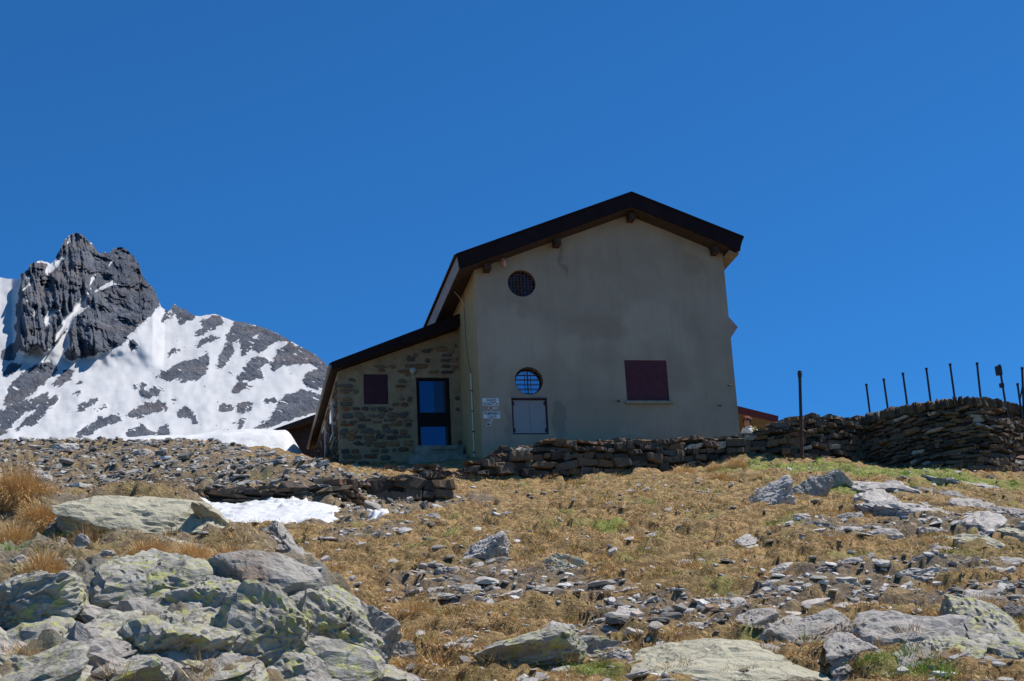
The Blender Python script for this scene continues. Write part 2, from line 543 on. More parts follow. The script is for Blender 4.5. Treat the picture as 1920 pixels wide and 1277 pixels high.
oc = [toline(*q) for q in [
    (-80, 1277, 9.2), (100, 1277, 9.5), (350, 1277, 9.9), (560, 1277, 10.4), (690, 1277, 11.1),
    (-60, 1180, 10.8), (150, 1180, 11.0), (400, 1190, 11.0), (590, 1190, 11.2), (700, 1210, 12.0),
    (-60, 1090, 13.0), (150, 1090, 13.1), (350, 1085, 13.1), (500, 1110, 12.9), (600, 1130, 12.9),
    (0, 1010, 15.4), (200, 1040, 14.9), (380, 1040, 14.9), (520, 1050, 15.0),
    (-60, 930, 17.8), (30, 945, 17.6), (150, 974, 17.4), (280, 970, 18.0), (410, 987, 17.4), (500, 1045, 15.6)]]
oc_in = list(oc)
for (u_, v_, D_, dz) in [(-60, 915, 19.6, -.5), (60, 950, 19.4, -.6), (180, 965, 19.4, -.8), (300, 960, 20.0, -1.2), (430, 985, 19.2, -1.3), (560, 1040, 17.2, -.9), (650, 1120, 14.9, -.5), (740, 1190, 13.4, -.5), (800, 1277, 12.0, -.5), (860, 1277, 12.6, -1.2), (800, 1190, 14.5, -1.4), (720, 1110, 16.5, -1.5), (620, 1040, 19.0, -1.6), (480, 975, 21.6, -1.6), (300, 945, 22.2, -1.7), (100, 940, 21.4, -1.7), (-80, 915, 21.6, -1.7)]:
    d = ray(u_, v_) * D_
    z = base_tps(np.array([d[0]]), np.array([d[1]]))[0]
    oc.append((d[0], d[1], z + dz))
oc_tps = TPS(oc, 5e-3)

green_pts = [(1440, 886, 1.6), (1540, 890, 2.6), (1480, 893, 2.2), (1600, 893, 2.8), (1680, 900, 2.4), (1750, 905, 3.0), (1880, 930, 2.6), (1600, 930, 1.5), (1420, 885, 1.3), (1150, 1000, .4), (1130, 1276, .25), (60, 1060, .8), (130, 1010, .5), (560, 1250, .4), (1100, 825, .0)]
_gp = None

def H_smooth(x, y):
    b = base_tps(x, y)
    far = 13.2 + .13 * (y - 58)
    w = sstep(52, 60, y)
    b = b * (1 - w) + far * w
    near = -1.9 + .2 * (y - 2)
    w = sstep(3, -3, y)
    b = b * (1 - w) + near * w
    side = np.abs(x) / np.maximum(y, 6)
    plane = Z0 + SLOPE * y
    plane = np.where(y > 52, far, np.where(y < 3, near, plane))
    w = sstep(.5, .75, side)
    b = b * (1 - w) + plane * w
    inside = (y > 6) & (y < 26) & (x < 1.5) & (x > -12)
    out = b.copy()
    ocm = np.zeros_like(b)
    if inside.any():
        k = np.where(inside)[0]
        o = oc_tps(x[k], y[k])
        # smooth maximum of base and outcrop
        d = o - b[k]
        h = np.clip(.5 + d / .3, 0, 1)
        lim = (1 - sstep(.4, 1.2, x[k])) * sstep(6.5, 8, y[k])
        val = b[k] * (1 - h) + o * h + .075 * h * (1 - h)
        out[k] = b[k] + (val - b[k]) * lim
        ocm[k] = sstep(0, .2, d) * lim
    return out, ocm

def H(x, y, detail=True):
    x = np.atleast_1d(np.asarray(x, float)).ravel()
    y = np.atleast_1d(np.asarray(y, float)).ravel()
    z, ocm = H_smooth(x, y)
    if detail:
        amp = sstep(90, 45, y) * sstep(-5, 5, y)
        hut = sstep(39.8, 41.5, y - .2 * x) * sstep(-7, -4, x)
        amp = amp * (1 - .8 * hut)
        z = z + amp * (.10 * hnoise(x, y, 1.7, 2, 3) + .17 * np.abs(hnoise(x * .8, y, .55, 3, 9)) + .12 * sstep(-.05, .05, hnoise(x * .45, y, .5, 3, 13)) + .05 * hnoise(x, y, .17, 2, 21))
        z = z + amp * ocm * (.13 * hnoise(x, y, .8, 3, 33) + .20 * (y < 13.8) * (hnoise(x, y * .8, .45, 4, 39) - .3 * np.abs(hnoise(x, y, .3, 3, 43))))
    return z

def build_ground():
    sf = np.linspace(-.40, .40, 860)
    sc_ = np.array([.44, .5, .6, .75, 1, 1.4, 2, 3, 5, 9, 16, 28, 45])
    s = np.concatenate([-sc_[::-1], sf, sc_])
    yf = np.exp(np.linspace(math.log(8.0), math.log(50.), 640))
    y = np.concatenate([np.linspace(-90, 7.6, 36), yf, np.exp(np.linspace(math.log(50.8), math.log(1250), 46))])
    Sg, Yg = np.meshgrid(s, y)
    W = np.maximum(Yg, 6.)
    W = np.where(Yg > 60, 60 + (Yg - 60) * 1.0, W)
    X = (Sg * W).ravel()
    Y = Yg.ravel()
    Z = H(X, Y)
    nx, ny = len(s), len(y)
    idx = np.arange(nx * ny).reshape(ny, nx)
    Fq = np.stack([idx[:-1, :-1], idx[:-1, 1:], idx[1:, 1:], idx[1:, :-1]], -1).reshape(-1, 4)
    V = np.stack([X, Y, Z], 1)
    grn, scr, rk = ground_masks(X, Y)
    o = mesh_from("ground", V, Fq, "ground_soil", smooth=True, attrs={"green": grn, "scree": scr, "rock": rk})
    tag(o, kind="structure")
    return o

def pix(P):
    P = np.asarray(P)
    d = P @ _F
    return 960 + FPX * (P @ CX) / d, 638.5 - FPX * (P @ CU) / d

_hit_cache_D = np.concatenate([np.linspace(8, 20, 240), np.linspace(20.05, 60, 500)])
def hit(u, v, smooth=True, dmin=0.):
    d = ray(u, v)
    P = d[None] * _hit_cache_D[:, None]
    z = H(P[:, 0], P[:, 1], detail=not smooth)
    below = (P[:, 2] < z) & (P[:, 1] > dmin)
    k = np.argmax(below)
    if not below.any():
        return None
    if k == 0:
        return P[0]
    a = (P[k - 1, 2] - z[k - 1]) / max(1e-9, (P[k - 1, 2] - z[k - 1]) + (z[k] - P[k, 2]))
    q = P[k - 1] * (1 - a) + P[k] * a
    return q

def normal_at(x, y, e=.25):
    zs = H([x - e, x + e, x, x], [y, y, y - e, y + e], detail=False)
    return Vector((-(zs[1] - zs[0]) / (2 * e), -(zs[3] - zs[2]) / (2 * e), 1)).normalized()

GREEN = []
for u_, v_, r_ in green_pts:
    q = hit(u_, v_)
    if q is not None and r_ > 0:
        GREEN.append((q[0], q[1], r_))

# scree areas in the world: the bank on the left, patches on the slope
SCREE = []
for u_, v_, rx, ry in [(50, 900, 4, 3.4), (200, 895, 4, 3.6), (350, 890, 3.6, 3.6), (500, 885, 3.2, 3.6), (620, 895, 2.2, 3), (530, 853, 1.6, 2.0), (600, 878, 1.8, 2.0), (470, 838, 2.2, 2.0), (300, 845, 3.5, 2.5), (20, 845, 3, 2), (120, 860, 4, 3), (420, 905, 3, 2), (850, 1110, .9, 2.2), (960, 1115, 1.0, 1.6), (1280, 1170, 1.2, 1.2), (1450, 1150, .6, 1.2), (1600, 1130, 1.2, 1.0), (700, 1010, 1.0, 1.6), (750, 940, 1.1, 2.0), (1650, 1000, 1.6, 1.6), (1900, 1000, 1.2, 2.0), (900, 1145, .8, .8), (1700, 1085, 1.6, 1.0), (660, 990, 1.2, 1.6), (870, 960, 1.0, 1.4), (1050, 1130, 1.0, .6), (1870, 1140, 1.2, .8)]:
    q = hit(u_, v_)
    if q is not None:
        SCREE.append((q[0], q[1], rx, ry))

def ground_masks(X, Y):
    g = np.zeros_like(X)
    s = np.zeros_like(X)
    wx = hnoise(X, Y, .9, 3, 77) * .6
    for (gx, gy, r) in GREEN:
        d = np.hypot(X - gx, (Y - gy)) / r + wx
        g = np.maximum(g, sstep(1.05, .45, d))
    g = np.maximum(g, .55 * sstep(.32, .55, hnoise(X, Y, .8, 3, 55)))
    for (gx, gy, rx, ry) in SCREE:
        d = np.hypot((X - gx) / rx, (Y - gy) / ry) + wx * .7
        s = np.maximum(s, sstep(1.05, .6, d))
    _, ocm = H_smooth(X, Y)
    return g * (1 - s * .6), s, ocm * np.where(Y < 13.8, 1.6, 1.)

build_ground()

# ------------------------------------------------------------------ stones and rocks
def ico(sub):
    bm = bmesh.new()
    bmesh.ops.create_icosphere(bm, subdivisions=sub, radius=1.0)
    V = np.array([v.co[:] for v in bm.verts])
    Fc = np.array([[v.index for v in f.verts] for f in bm.faces])
    bm.free()
    return V, Fc
ICO = {k: ico(k) for k in (1, 2, 3, 4, 5)}

def rock_shape(sub, seed, size, kind="block", rough=.06):
    """angular rock: a ball cut by planes, layered along local z like schist, then roughened; returns V,F"""
    r = np.random.default_rng(seed)
    D, Fc = ICO[sub]
    nrm, off = [], []
    if kind == "slab":
        nrm += [[0, 0, 1], [0, 0, -1]]; off += [.95, .95]
        k = r.integers(5, 8)
        a0 = r.uniform(0, 6.28)
        for i in range(k):
            a = a0 + 6.283 * i / k + r.uniform(-.35, .35)
            nrm.append([math.cos(a), math.sin(a), r.uniform(-.2, .45)]); off.append(r.uniform(.68, .98))
        for i in range(3):
            a = r.uniform(0, 6.28)
            nrm.append([.55 * math.cos(a), .55 * math.sin(a), .8]); off.append(r.uniform(.85, 1.0))
    elif kind == "dome":
        nrm += [[0, 0, -1]]; off += [.6]
        for i in range(7):
            n_ = r.normal(size=3); nrm.append(list(n_)); off.append(r.uniform(.86, 1.02))
    elif kind == "box":
        for ax in range(3):
            for sg in (1, -1):
                n_ = r.normal(size=3) * .16; n_[ax] += sg; nrm.append(list(n_)); off.append(r.uniform(.7, .92))
        for i in range(5):
            nrm.append(list(r.normal(size=3))); off.append(r.uniform(.85, 1.1))
    else:
        k = 11 if kind == "block" else 9
        for i in range(k):
            n_ = r.normal(size=3); nrm.append(list(n_)); off.append(r.uniform(.55, .92))
        nrm.append([.2 * r.normal(), .2 * r.normal(), 1]); off.append(r.uniform(.6, .85))
    nrm = np.array(nrm, float)
    nrm /= np.linalg.norm(nrm, axis=1)[:, None]
    off = np.array(off)
    dd = D @ nrm.T
    rr = off[None] / np.maximum(dd, 1e-3)
    p = 34.0 if sub >= 3 else 16.
    rad = (np.sum(rr ** -p, axis=1)) ** (-1 / p)
    rad = np.minimum(rad, 1.35)
    V = D * rad[:, None]
    sz = np.array(size, float)
    if sub >= 3:
        # schist layers: each layer set back or out a little
        nl = {"slab": 4, "ledge": 7, "block": 5, "dome": 5, "box": 4}[kind]
        zz = V[:, 2] * nl * .5 + .35 * fbm(V * 1.3 + seed, 2, seed % 97)
        lay = np.floor(zz)
        fr = zz - lay
        hsh = lambda L: ((np.sin(L * 127.1 + seed * 3.7) * 43758.5453) % 1.0)
        o_ = hsh(lay) * (1 - sstep(.82, 1, fr)) + hsh(lay + 1) * sstep(.82, 1, fr)
        amt = {"slab": .10, "ledge": .22, "block": .12, "dome": .05, "box": .06}[kind]
        V[:, :2] *= (1 - amt * (o_ - .3))[:, None]
        w = V * sz
        sc = float(np.mean(sz))
        n_ = fbm(w / sc * 1.6 + seed * .37, 5, seed % 89)
        n2 = np.abs(fbm(w / sc * np.array([2.2, 2.2, 5.0]) + seed * .17, 4, seed % 83))
        nv = D
        W_0 = V * sz
        W_s = W_0.copy()
        for i in range(80):
            n_k = r.normal(size=3) * (1, 1, 1.25)
            if i % 4 == 0:
                n_k = np.array([.25 * r.normal(), .25 * r.normal(), 1.0])
            n_k /= np.linalg.norm(n_k)
            lim_ = .16 * sc * (.25 + .75 * (1 - abs(n_k[2])))
            d_k = (W_0 @ n_k).max() - r.uniform(.02, 1.) * lim_
            W_s = W_s - np.maximum(W_s @ n_k - d_k, 0)[:, None] * n_k[None]
        e0, e1 = W_0.max(0) - W_0.min(0), W_s.max(0) - W_s.min(0)
        W_s = W_s * (e0 / e1)
        V = W_s / sz
        n_ = n_ * .5
        c1_ = fbm(w / sc * np.array([1.1, 1.1, 2.2]) + seed * .53, 3, seed % 79)
        c2_ = fbm(w / sc * np.array([2.6, 2.6, 4.5]) + seed * .29, 2, seed % 73)
        crack = np.exp(-(c1_ / .035) ** 2) * 1.5 + np.exp(-(c2_ / .05) ** 2) * .6
        step = np.floor(c1_ * 3.2 + .5) * .8
        V = V * sz + nv * (rough * sc * (n_ * 1.1 - n2 * .9 - crack + step))[:, None]
    else:
        V = V * sz * (1 + rough * pnoise(V * 2.1 + seed * .77, seed % 91))[:, None]
    return V, Fc

def rot_to(n, yaw=0., tx=0., ty=0.):
    """3x3: local z to n, then yaw about z, with extra tilts in degrees about local x / y"""
    q = Vector((0, 0, 1)).rotation_difference(Vector(n))
    m = q.to_matrix() @ Euler((math.radians(tx), math.radians(ty), 0)).to_matrix() @ Matrix.Rotation(math.radians(yaw), 3, 'Z')
    return m

rock_seed = [100]
def put_rock(name, P, R, size, kind, mat, sub=4, label=None, cat="rock", group=None, rough=.06, seed=None):
    rock_seed[0] += 7
    V, Fc = rock_shape(sub, seed or rock_seed[0], size, kind, rough)
    o = mesh_from(name, V, Fc, mat)
    mt = R.to_4x4()
    mt.translation = Vector(P)
    o.matrix_world = mt
    tag(o, label, cat, group)
    return o

def stand_rock(u, vb, w, h, kind, mat, label, name="boulder", yaw=None, tx=0, ty=0, depth=.8, sink=.32, sub=4, group=None, rough=.06, seed=None):
    """rock standing with its foot at photo point (u, vb); w, h as seen there"""
    q = hit(u, vb)
    mpp = q[1] / FPX / math.cos(PITCH) * 1.0
    W, Hh = w * mpp, h * mpp * 1.12
    yaw = rnd.uniform(-25, 25) if yaw is None else yaw
    sz = (W / 2, W / 2 * depth, Hh * .5 * (1 + sink))
    P = np.array([q[0], q[1] + sz[1] * .55, 0])
    P[2] = q[2] + Hh * .5 * (1 - sink) + SLOPE * .2 * sz[1]
    return put_rock(name, P, rot_to((0, 0, 1), yaw, tx, ty), sz, kind, mat, sub, label, "rock", group, rough, seed)

def lie_rock(u, vt, vb, w, thick, kind, mat, label, name="flat_rock", yaw=None, tx=0, ty=0, sub=4, group=None, rough=.05, lift=.25, seed=None, maxdep=3.2):
    """slab lying on the slope between photo rows vt and vb"""
    a, b = hit(u, vb), hit(u, vt)
    if b is None:
        b = a + np.array([0, 1., .3])
    dep = min(np.linalg.norm(b - a), maxdep)
    d_ = (b - a) / np.linalg.norm(b - a)
    c = a + d_ * dep / 2
    mpp = c[1] / FPX / math.cos(PITCH)
    W = w * mpp
    n = normal_at(c[0], c[1], .5)
    yaw = rnd.uniform(-20, 20) if yaw is None else yaw
    P = c + np.array(n) * thick * lift
    return put_rock(name, P, rot_to(n, yaw, tx, ty), (W / 2, dep / 2, thick / 2), kind, mat, sub, label, "rock", group, rough, seed)

def plate(seed, flat=.3, detail=True):
    """broken schist plate: an irregular polygon with chipped edges, radius about 1, triangles"""
    r = random.Random(seed)
    n = r.randint(5, 8)
    a0 = r.uniform(0, 6.28)
    pts = []
    for i in range(n):
        a = a0 + 6.283 * (i + r.uniform(-.33, .33)) / n
        q = r.uniform(.62, 1.05)
        pts.append((q * math.cos(a), q * math.sin(a) * .82))
    tx, ty = r.uniform(-.12, .12), r.uniform(-.12, .12)
    rings = []
    prof = [(1.0, -.5), (1.0, -.1), (.9, .12), (.86, .38), (.70, .5)] if detail else [(.96, -.5), (1.0, 0.), (.84, .5)]
    for j, (k_, z_) in enumerate(prof):
        ring = []
        for i, (px, py) in enumerate(pts):
            kk = k_ + r.uniform(-.05, .05)
            ring.append((px * kk + (.06 if j % 2 else 0) * r.uniform(-1, 1), py * kk, flat * 2 * (z_ + r.uniform(-.04, .04)) * 1.0 + tx * px + ty * py))
        rings.append(ring)
    V, Fc = [p for ring in rings for p in ring], []
    for j in range(len(rings) - 1):
        for i in range(n):
            a, b = j * n + i, j * n + (i + 1) % n
            Fc += [(a, b, b + n), (a, b + n, a + n)]
    c0 = len(V)
    V += [(0, 0, flat * 2 * -.5), (0, 0, flat * 2 * r.uniform(.46, .56))]
    for i in range(n):
        Fc.append((c0, (i + 1) % n, i))
        Fc.append((c0 + 1, (len(rings) - 1) * n + i, (len(rings) - 1) * n + (i + 1) % n))
    return np.array(V, float), np.array(Fc)

def wall_block(seed):
    """hewn block for dry stone work: a jittered box with broken arrises, half size about 1"""
    r = random.Random(seed)
    bm = bmesh.new()
    bmesh.ops.create_cube(bm, size=2.0)
    bmesh.ops.subdivide_edges(bm, edges=[e for e in bm.edges if abs(e.verts[0].co.x - e.verts[1].co.x) > 1], cuts=r.randint(1, 2))
    bmesh.ops.bevel(bm, geom=list(bm.edges), offset=r.uniform(.10, .26), segments=1, affect='EDGES', clamp_overlap=True)
    sk, tp = r.uniform(-.3, .3), r.uniform(-.25, .25)
    for v in bm.verts:
        v.co.x += sk * v.co.z + r.uniform(-.06, .06)
        v.co.z *= 1 + tp * v.co.x
        v.co.z += r.uniform(-.10, .10)
        v.co.y += r.uniform(-.22, .12)
    bmesh.ops.triangulate(bm, faces=bm.faces)
    V = np.array([v.co[:] for v in bm.verts])
    Fc = np.array([[v.index for v in f.verts] for f in bm.faces])
    bm.free()
    return V, Fc

# --- the outcrop at lower left
OC = "blocks of the rocky outcrop at lower left"
lie_rock(285, 975, 1038, 330, .55, "slab", "schist_pale_green", "broad pale green flat slab with thin cracks topping the outcrop below the snow patch", yaw=8, tx=4, ty=5, sub=5, rough=.03, lift=.15, seed=4242)
lie_rock(500, 1012, 1062, 125, .34, "slab", "schist_grey", "grey angular slab leaning at the right end of the broad pale green slab", yaw=25, tx=6, ty=14, sub=5)
lie_rock(420, 1000, 1040, 70, .3, "block", "schist_pale_green", "small jagged pale block under the tip of the broad green slab", sub=4)
lie_rock(560, 1050, 1085, 80, .3, "slab", "schist_lichen", "small lichen slab low on the right shoulder of the outcrop", ty=18)
lie_rock(490, 1088, 1150, 190, .45, "slab", "schist_rust", "smooth grey slab with an orange stain in the middle of the outcrop", yaw=-15, tx=5, ty=8, sub=5, rough=.03)
stand_rock(165, 1160, 95, 75, "block", "schist_dark", "dark rounded block with yellow lichen edge among tussocks at far left", ty=20)
stand_rock(105, 1155, 55, 60, "slab", "schist_lichen", "pointed grey stone left of the dark rounded block", ty=-35, depth=.7)
lie_rock(310, 1095, 1165, 190, .55, "ledge", "schist_lichen", "wide lichen spotted ledge below the big tussock of the outcrop", yaw=10, ty=12, sub=5)
lie_rock(400, 1130, 1190, 130, .5, "block", "schist_lichen", "rough lichen block between two mossy gaps in the outcrop", ty=18, sub=5)
stand_rock(610, 1255, 190, 160, "ledge", "schist_lichen", "large steep lichen covered block on the right side of the outcrop", yaw=20, ty=28, sub=5, depth=1.0, rough=.055)
stand_rock(500, 1262, 170, 150, "block", "schist_lichen", "large bulging lichen block at the bottom of the outcrop beside the steep one", yaw=-10, ty=22, sub=5, depth=1.0, rough=.06)
stand_rock(680, 1262, 110, 110, "ledge", "schist_grey", "grey split block at the lower right corner of the outcrop", yaw=35, ty=30, sub=5, rough=.08)
lie_rock(60, 1165, 1225, 190, .42, "slab", "schist_lichen", "long slanting lichen slab with dark gap under it at the left edge", yaw=10, tx=-5, ty=-24, sub=5, lift=.5)
lie_rock(190, 1205, 1262, 180, .45, "ledge", "schist_lichen", "pale lichen ledge at the bottom left of the outcrop", yaw=-12, ty=-15, sub=5)
lie_rock(330, 1200, 1270, 180, .5, "ledge", "schist_lichen", "tilted lichen ledge near the bottom centre of the outcrop", yaw=12, ty=-20, sub=5, rough=.08)
stand_rock(105, 1045, 42, 40, "block", "schist_grey", "small upright grey stone in moss beside the left tussocks")
stand_rock(145, 1055, 40, 48, "slab", "schist_grey", "narrow upright stone leaning among small stones above the dark block", ty=30)
stand_rock(180, 1078, 40, 52, "slab", "schist_pale", "pale leaning stone right of the narrow upright stone", ty=48)
stand_rock(125, 1090, 62, 48, "block", "schist_lichen", "yellow spotted stone under the narrow upright stones")
lie_rock(240, 1060, 1085, 70, .25, "slab", "schist_lichen", "thin slab standing on edge by the big tussock", ty=-50)
stand_rock(370, 1122, 45, 42, "block", "schist_lichen", "small pale lichen stone just under the tussocks of the outcrop")
stand_rock(25, 1110, 70, 60, "ledge", "schist_lichen", "dark cleft rock cut by the left picture edge", ty=-30)
stand_rock(745, 1262, 70, 60, "block", "schist_rust", "reddish brown block at the foot of the outcrop on its right", sub=4)
stand_rock(785, 1232, 75, 34, "slab", "schist_pale", "flat pale stone above the reddish brown block")
stand_rock(115, 1005, 55, 26, "ledge", "schist_dark", "little dark slab wedge at the left end of the broad green slab", ty=12)
# filler blocks of the outcrop that nothing tells apart
k = 0
for i in range(400):
    if k >= 135:
        break
    u_ = rnd.uniform(-40, 740); v_ = rnd.uniform(1055, 1290)
    if i % 5 < 2:
        u_ = rnd.uniform(20, 420); v_ = rnd.uniform(1195, 1285)
    if v_ < 1000 + max(0, u_ - 420) * .9 or (v_ < 1120 and u_ < 420 and rnd.random() < .75):
        continue
    q = hit(u_, v_)
    _, oo = H_smooth(np.array([q[0]]), np.array([q[1]]))
    if oo[0] < .7:
        continue
    s_ = rnd.uniform(.14, .34)
    n = normal_at(q[0], q[1], .4)
    put_rock("outcrop_block", q + np.array(n) * s_ * .05, rot_to(n, rnd.uniform(-40, 40), rnd.uniform(-10, 10), rnd.choice([1, -1]) * rnd.uniform(8, 28)),
             (s_ * rnd.uniform(.9, 1.5), s_ * rnd.uniform(.8, 1.2), s_ * rnd.uniform(.4, .7)), rnd.choice(["block", "ledge", "ledge", "slab"]), rnd.choice(["schist_lichen", "schist_lichen", "schist_grey"]), 4,
             "lichen spotted grey block jammed among its like in the outcrop at lower left", "rock", OC, rough=.06)
    k += 1

# --- boulders and slabs on the slope
stand_rock(912, 1066, 102, 58, "block", "schist_pale", "sharp pale boulder with dark hollow under it in the middle of the slope", yaw=10, ty=-12, sub=5, sink=.1, seed=905)
stand_rock(1068, 1082, 42, 52, "slab", "schist_pale_green", "pale leaning slab pair right of the sharp boulder, its right half", ty=-62, yaw=10)
stand_rock(1040, 1085, 52, 38, "slab", "schist_pale_green", "pale leaning slab pair right of the sharp boulder, its left half", ty=-48, yaw=-10)
stand_rock(843, 1156, 76, 34, "ledge", "schist_dark", "low dark rock under the sharp boulder left of centre", sub=4)
stand_rock(830, 1096, 48, 34, "block", "schist_grey", "small grey boulder below and left of the sharp boulder")
stand_rock(1000, 1272, 270, 84, "ledge", "schist_lichen", "long low lichen ledge of slanting layers at bottom centre", yaw=0, ty=-9, sub=5, depth=.5, sink=.25, rough=.05, seed=1203)
stand_rock(1085, 1240, 170, 46, "ledge", "schist_lichen", "upper layer of the slanting ledge at bottom centre", ty=-4, sub=5, depth=.4, rough=.05)
stand_rock(1158, 1243, 62, 26, "block", "schist_grey", "stubby stone at the right end of the slanting ledge")
stand_rock(1452, 968, 118, 66, "block", "schist_pale", "pale boulder with a dark front face below the post on the wall", yaw=15, ty=-14, sub=5, seed=905)
stand_rock(1470, 966, 62, 48, "block", "schist_dark", "dark broken face at the front of the pale boulder below the post", yaw=-10, sub=5)
stand_rock(1530, 945, 50, 62, "ledge", "schist_grey", "upright layered rock right of the pale boulder", yaw=30, ty=58, sub=5)
stand_rock(1562, 930, 46, 54, "ledge", "schist_grey", "steeply layered rock topping the crest near the leaning slabs", yaw=25, ty=62, sub=5)
lie_rock(1628, 896, 940, 88, .36, "slab", "schist_pale", "pale slab highest on the green crest at right", yaw=20, ty=-6, lift=.30, seed=1545)
lie_rock(1640, 925, 965, 78, .36, "slab", "schist_pale", "pale slab just under the highest one on the green crest", yaw=-10, lift=.30, seed=1555)
lie_rock(1700, 945, 992, 135, .36, "slab", "schist_pale", "largest pale slab on the right slope with a sloping top", yaw=12, ty=4, sub=5, lift=.30, seed=1555)
lie_rock(1745, 915, 950, 70, .3, "slab", "schist_rust", "brownish slab right of the two crest slabs", lift=.35)
lie_rock(1828, 898, 935, 78, .25, "slab", "schist_pale", "thin pale slab ridge in the green turf under the curved wall", yaw=30, ty=10, lift=.4)
lie_rock(1835, 935, 975, 85, .4, "block", "schist_grey", "grey lumpy rock under the thin slab ridge")
lie_rock(1890, 955, 990, 70, .35, "block", "schist_grey", "grey block by the right edge below the turf")
lie_rock(1848, 990, 1022, 105, .35, "slab", "schist_pale", "broad pale slab near the right edge half way up", lift=.35)
lie_rock(1830, 1024, 1058, 75, .3, "slab", "schist_pale_green", "yellowish flat slab under the broad one near the right edge", lift=.3)
lie_rock(1900, 1010, 1035, 60, .3, "block", "schist_pale_green", "greenish block cut by the right picture edge half way up")
lie_rock(1745, 1005, 1022, 48, .25, "block", "schist_grey", "small flat block left of the broad pale slab")
stand_rock(1600, 985, 50, 26, "block", "schist_grey", "low grey stone with lichen edge under the crest slabs")
stand_rock(1502, 982, 46, 18, "slab", "schist_pale", "flat pale stone at the foot of the boulder with the dark face")
lie_rock(1308, 1056, 1080, 88, .2, "dome", "schist_grey", "lone grey rounded slab right of the leaning pair", lift=.05)
stand_rock(1752, 1098, 165, 30, "slab", "schist_pale", "long flat slab with a dark shadow under its lip at right", yaw=4, ty=4, depth=.42, sink=.05, sub=5, seed=311)
stand_rock(1625, 1090, 90, 18, "slab", "schist_pale", "low flat slab left of the long flat slab", depth=.5)
stand_rock(1875, 1120, 150, 22, "slab", "schist_pale", "long thin slab cut by the right edge over a dark gap", yaw=-3, depth=.4, sink=.05, sub=5)
stand_rock(1875, 1142, 170, 20, "slab", "schist_grey", "long thin slab under the dark gap by the right edge", yaw=3, depth=.4, sub=5)
stand_rock(1528, 1152, 62, 40, "block", "schist_lichen", "mossy boulder with yellow lichen right of centre", sub=4)
stand_rock(1490, 1136, 40, 20, "slab", "schist_lichen", "flat lichen stone behind the mossy boulder")
stand_rock(1756, 1184, 84, 24, "slab", "schist_dark", "dark flat stone lying above the bottom right outcrop", ty=5, depth=.5)
stand_rock(1700, 1145, 36, 20, "slab", "schist_grey", "small pointed slab above the dark flat stone")
stand_rock(1905, 1180, 60, 50, "ledge", "schist_dark", "dark layered rock at the right edge near the bottom")
lie_rock(1412, 1182, 1212, 100, .35, "ledge", "schist_grey", "left one of three low layered rocks above the bottom right outcrop", ty=-8, sub=5)
lie_rock(1470, 1190, 1222, 55, .3, "block", "schist_grey", "middle one of three low layered rocks above the bottom right outcrop", sub=4)
lie_rock(1533, 1188, 1216, 100, .35, "ledge", "schist_grey", "right one of three low layered rocks above the bottom right outcrop", ty=-8, sub=5)
lie_rock(1380, 1240, 1305, 345, .30, "dome", "schist_pale_green", "big smooth greenish dome of rock at the bottom right of centre", yaw=10, ty=6, sub=5, rough=.03, lift=.14)
lie_rock(1505, 1215, 1252, 115, .4, "ledge", "schist_rust", "split brownish rock between the dome and the bottom right outcrop", ty=-8, sub=5)
lie_rock(1690, 1195, 1278, 260, .5, "slab", "schist_grey", "big grey outcrop of slanting layers at the bottom right", yaw=14, tx=3, ty=-7, sub=5, rough=.04, lift=.15, seed=777)
lie_rock(1850, 1185, 1260, 150, .6, "block", "schist_lichen", "lichen spotted outcrop block at the bottom right corner", ty=8, sub=5, rough=.045)
lie_rock(1600, 1240, 1290, 120, .4, "ledge", "schist_grey", "low ledge along the bottom edge under the slanting grey outcrop", ty=-10, sub=5)
lie_rock(1780, 1245, 1300, 150, .45, "block", "schist_lichen", "rough block along the bottom edge right of the low ledge", ty=6, sub=5, rough=.05)
lie_rock(1735, 1225, 1300, 300, .4, "slab", "schist_grey", "wide grey slab under the slanting outcrop along the bottom edge", yaw=6, ty=-4, sub=5, rough=.04, lift=.1)
lie_rock(1880, 1215, 1290, 150, .4, "slab", "schist_lichen", "lichen slab in the very corner at bottom right", yaw=-8, ty=5, sub=5, rough=.04, lift=.2)
for (u_, vt_, vb_, w_) in [(1590, 1000, 1012, 70), (1660, 1010, 1022, 80), (1770, 1040, 1055, 90), (1620, 1060, 1072, 60), (1890, 1060, 1075, 80), (1700, 1120, 1134, 110), (1600, 1140, 1154, 80), (1820, 1130, 1145, 120), (1480, 1080, 1092, 60), (1420, 1110, 1122, 60), (1350, 1140, 1156, 80), (1290, 1180, 1198, 90), (1560, 1175, 1190, 70), (1680, 1160, 1174, 80), (1250, 1100, 1112, 50), (1180, 1165, 1180, 70), (1460, 1235, 1258, 110), (1120, 1120, 1132, 60), (960, 1180, 1196, 70), (1040, 1195, 1210, 60), (880, 1120, 1134, 60), (1400, 1020, 1030, 50), (1230, 1010, 1020, 45), (1880, 925, 940, 90), (1760, 955, 975, 80), (1600, 955, 970, 60)]:
    lie_rock(u_ + rnd.uniform(-15, 15), vt_, vb_, w_, rnd.uniform(.14, .24), rnd.choice(["slab", "slab", "ledge"]), rnd.choice(["schist_grey", "schist_pale", "schist_pale"]), "flat schist slab bedded in the dry turf of the open slope", "bedded_rock", sub=4, group="flat slabs bedded in the turf", lift=.28, rough=.05)
stand_rock(1372, 1180, 40, 26, "slab", "schist_grey", "tilted flat stone left of the three low layered rocks", ty=12)
stand_rock(1255, 1190, 46, 20, "slab", "schist_pale", "pale flat stone in the stony patch right of bottom centre")
stand_rock(700, 1038, 34, 16, "slab", "schist_pale", "white flat stone below the small snow remnant")
stand_rock(800, 990, 60, 24, "slab", "schist_grey", "grey slab fragment in the stony hollow below the masonry wall")
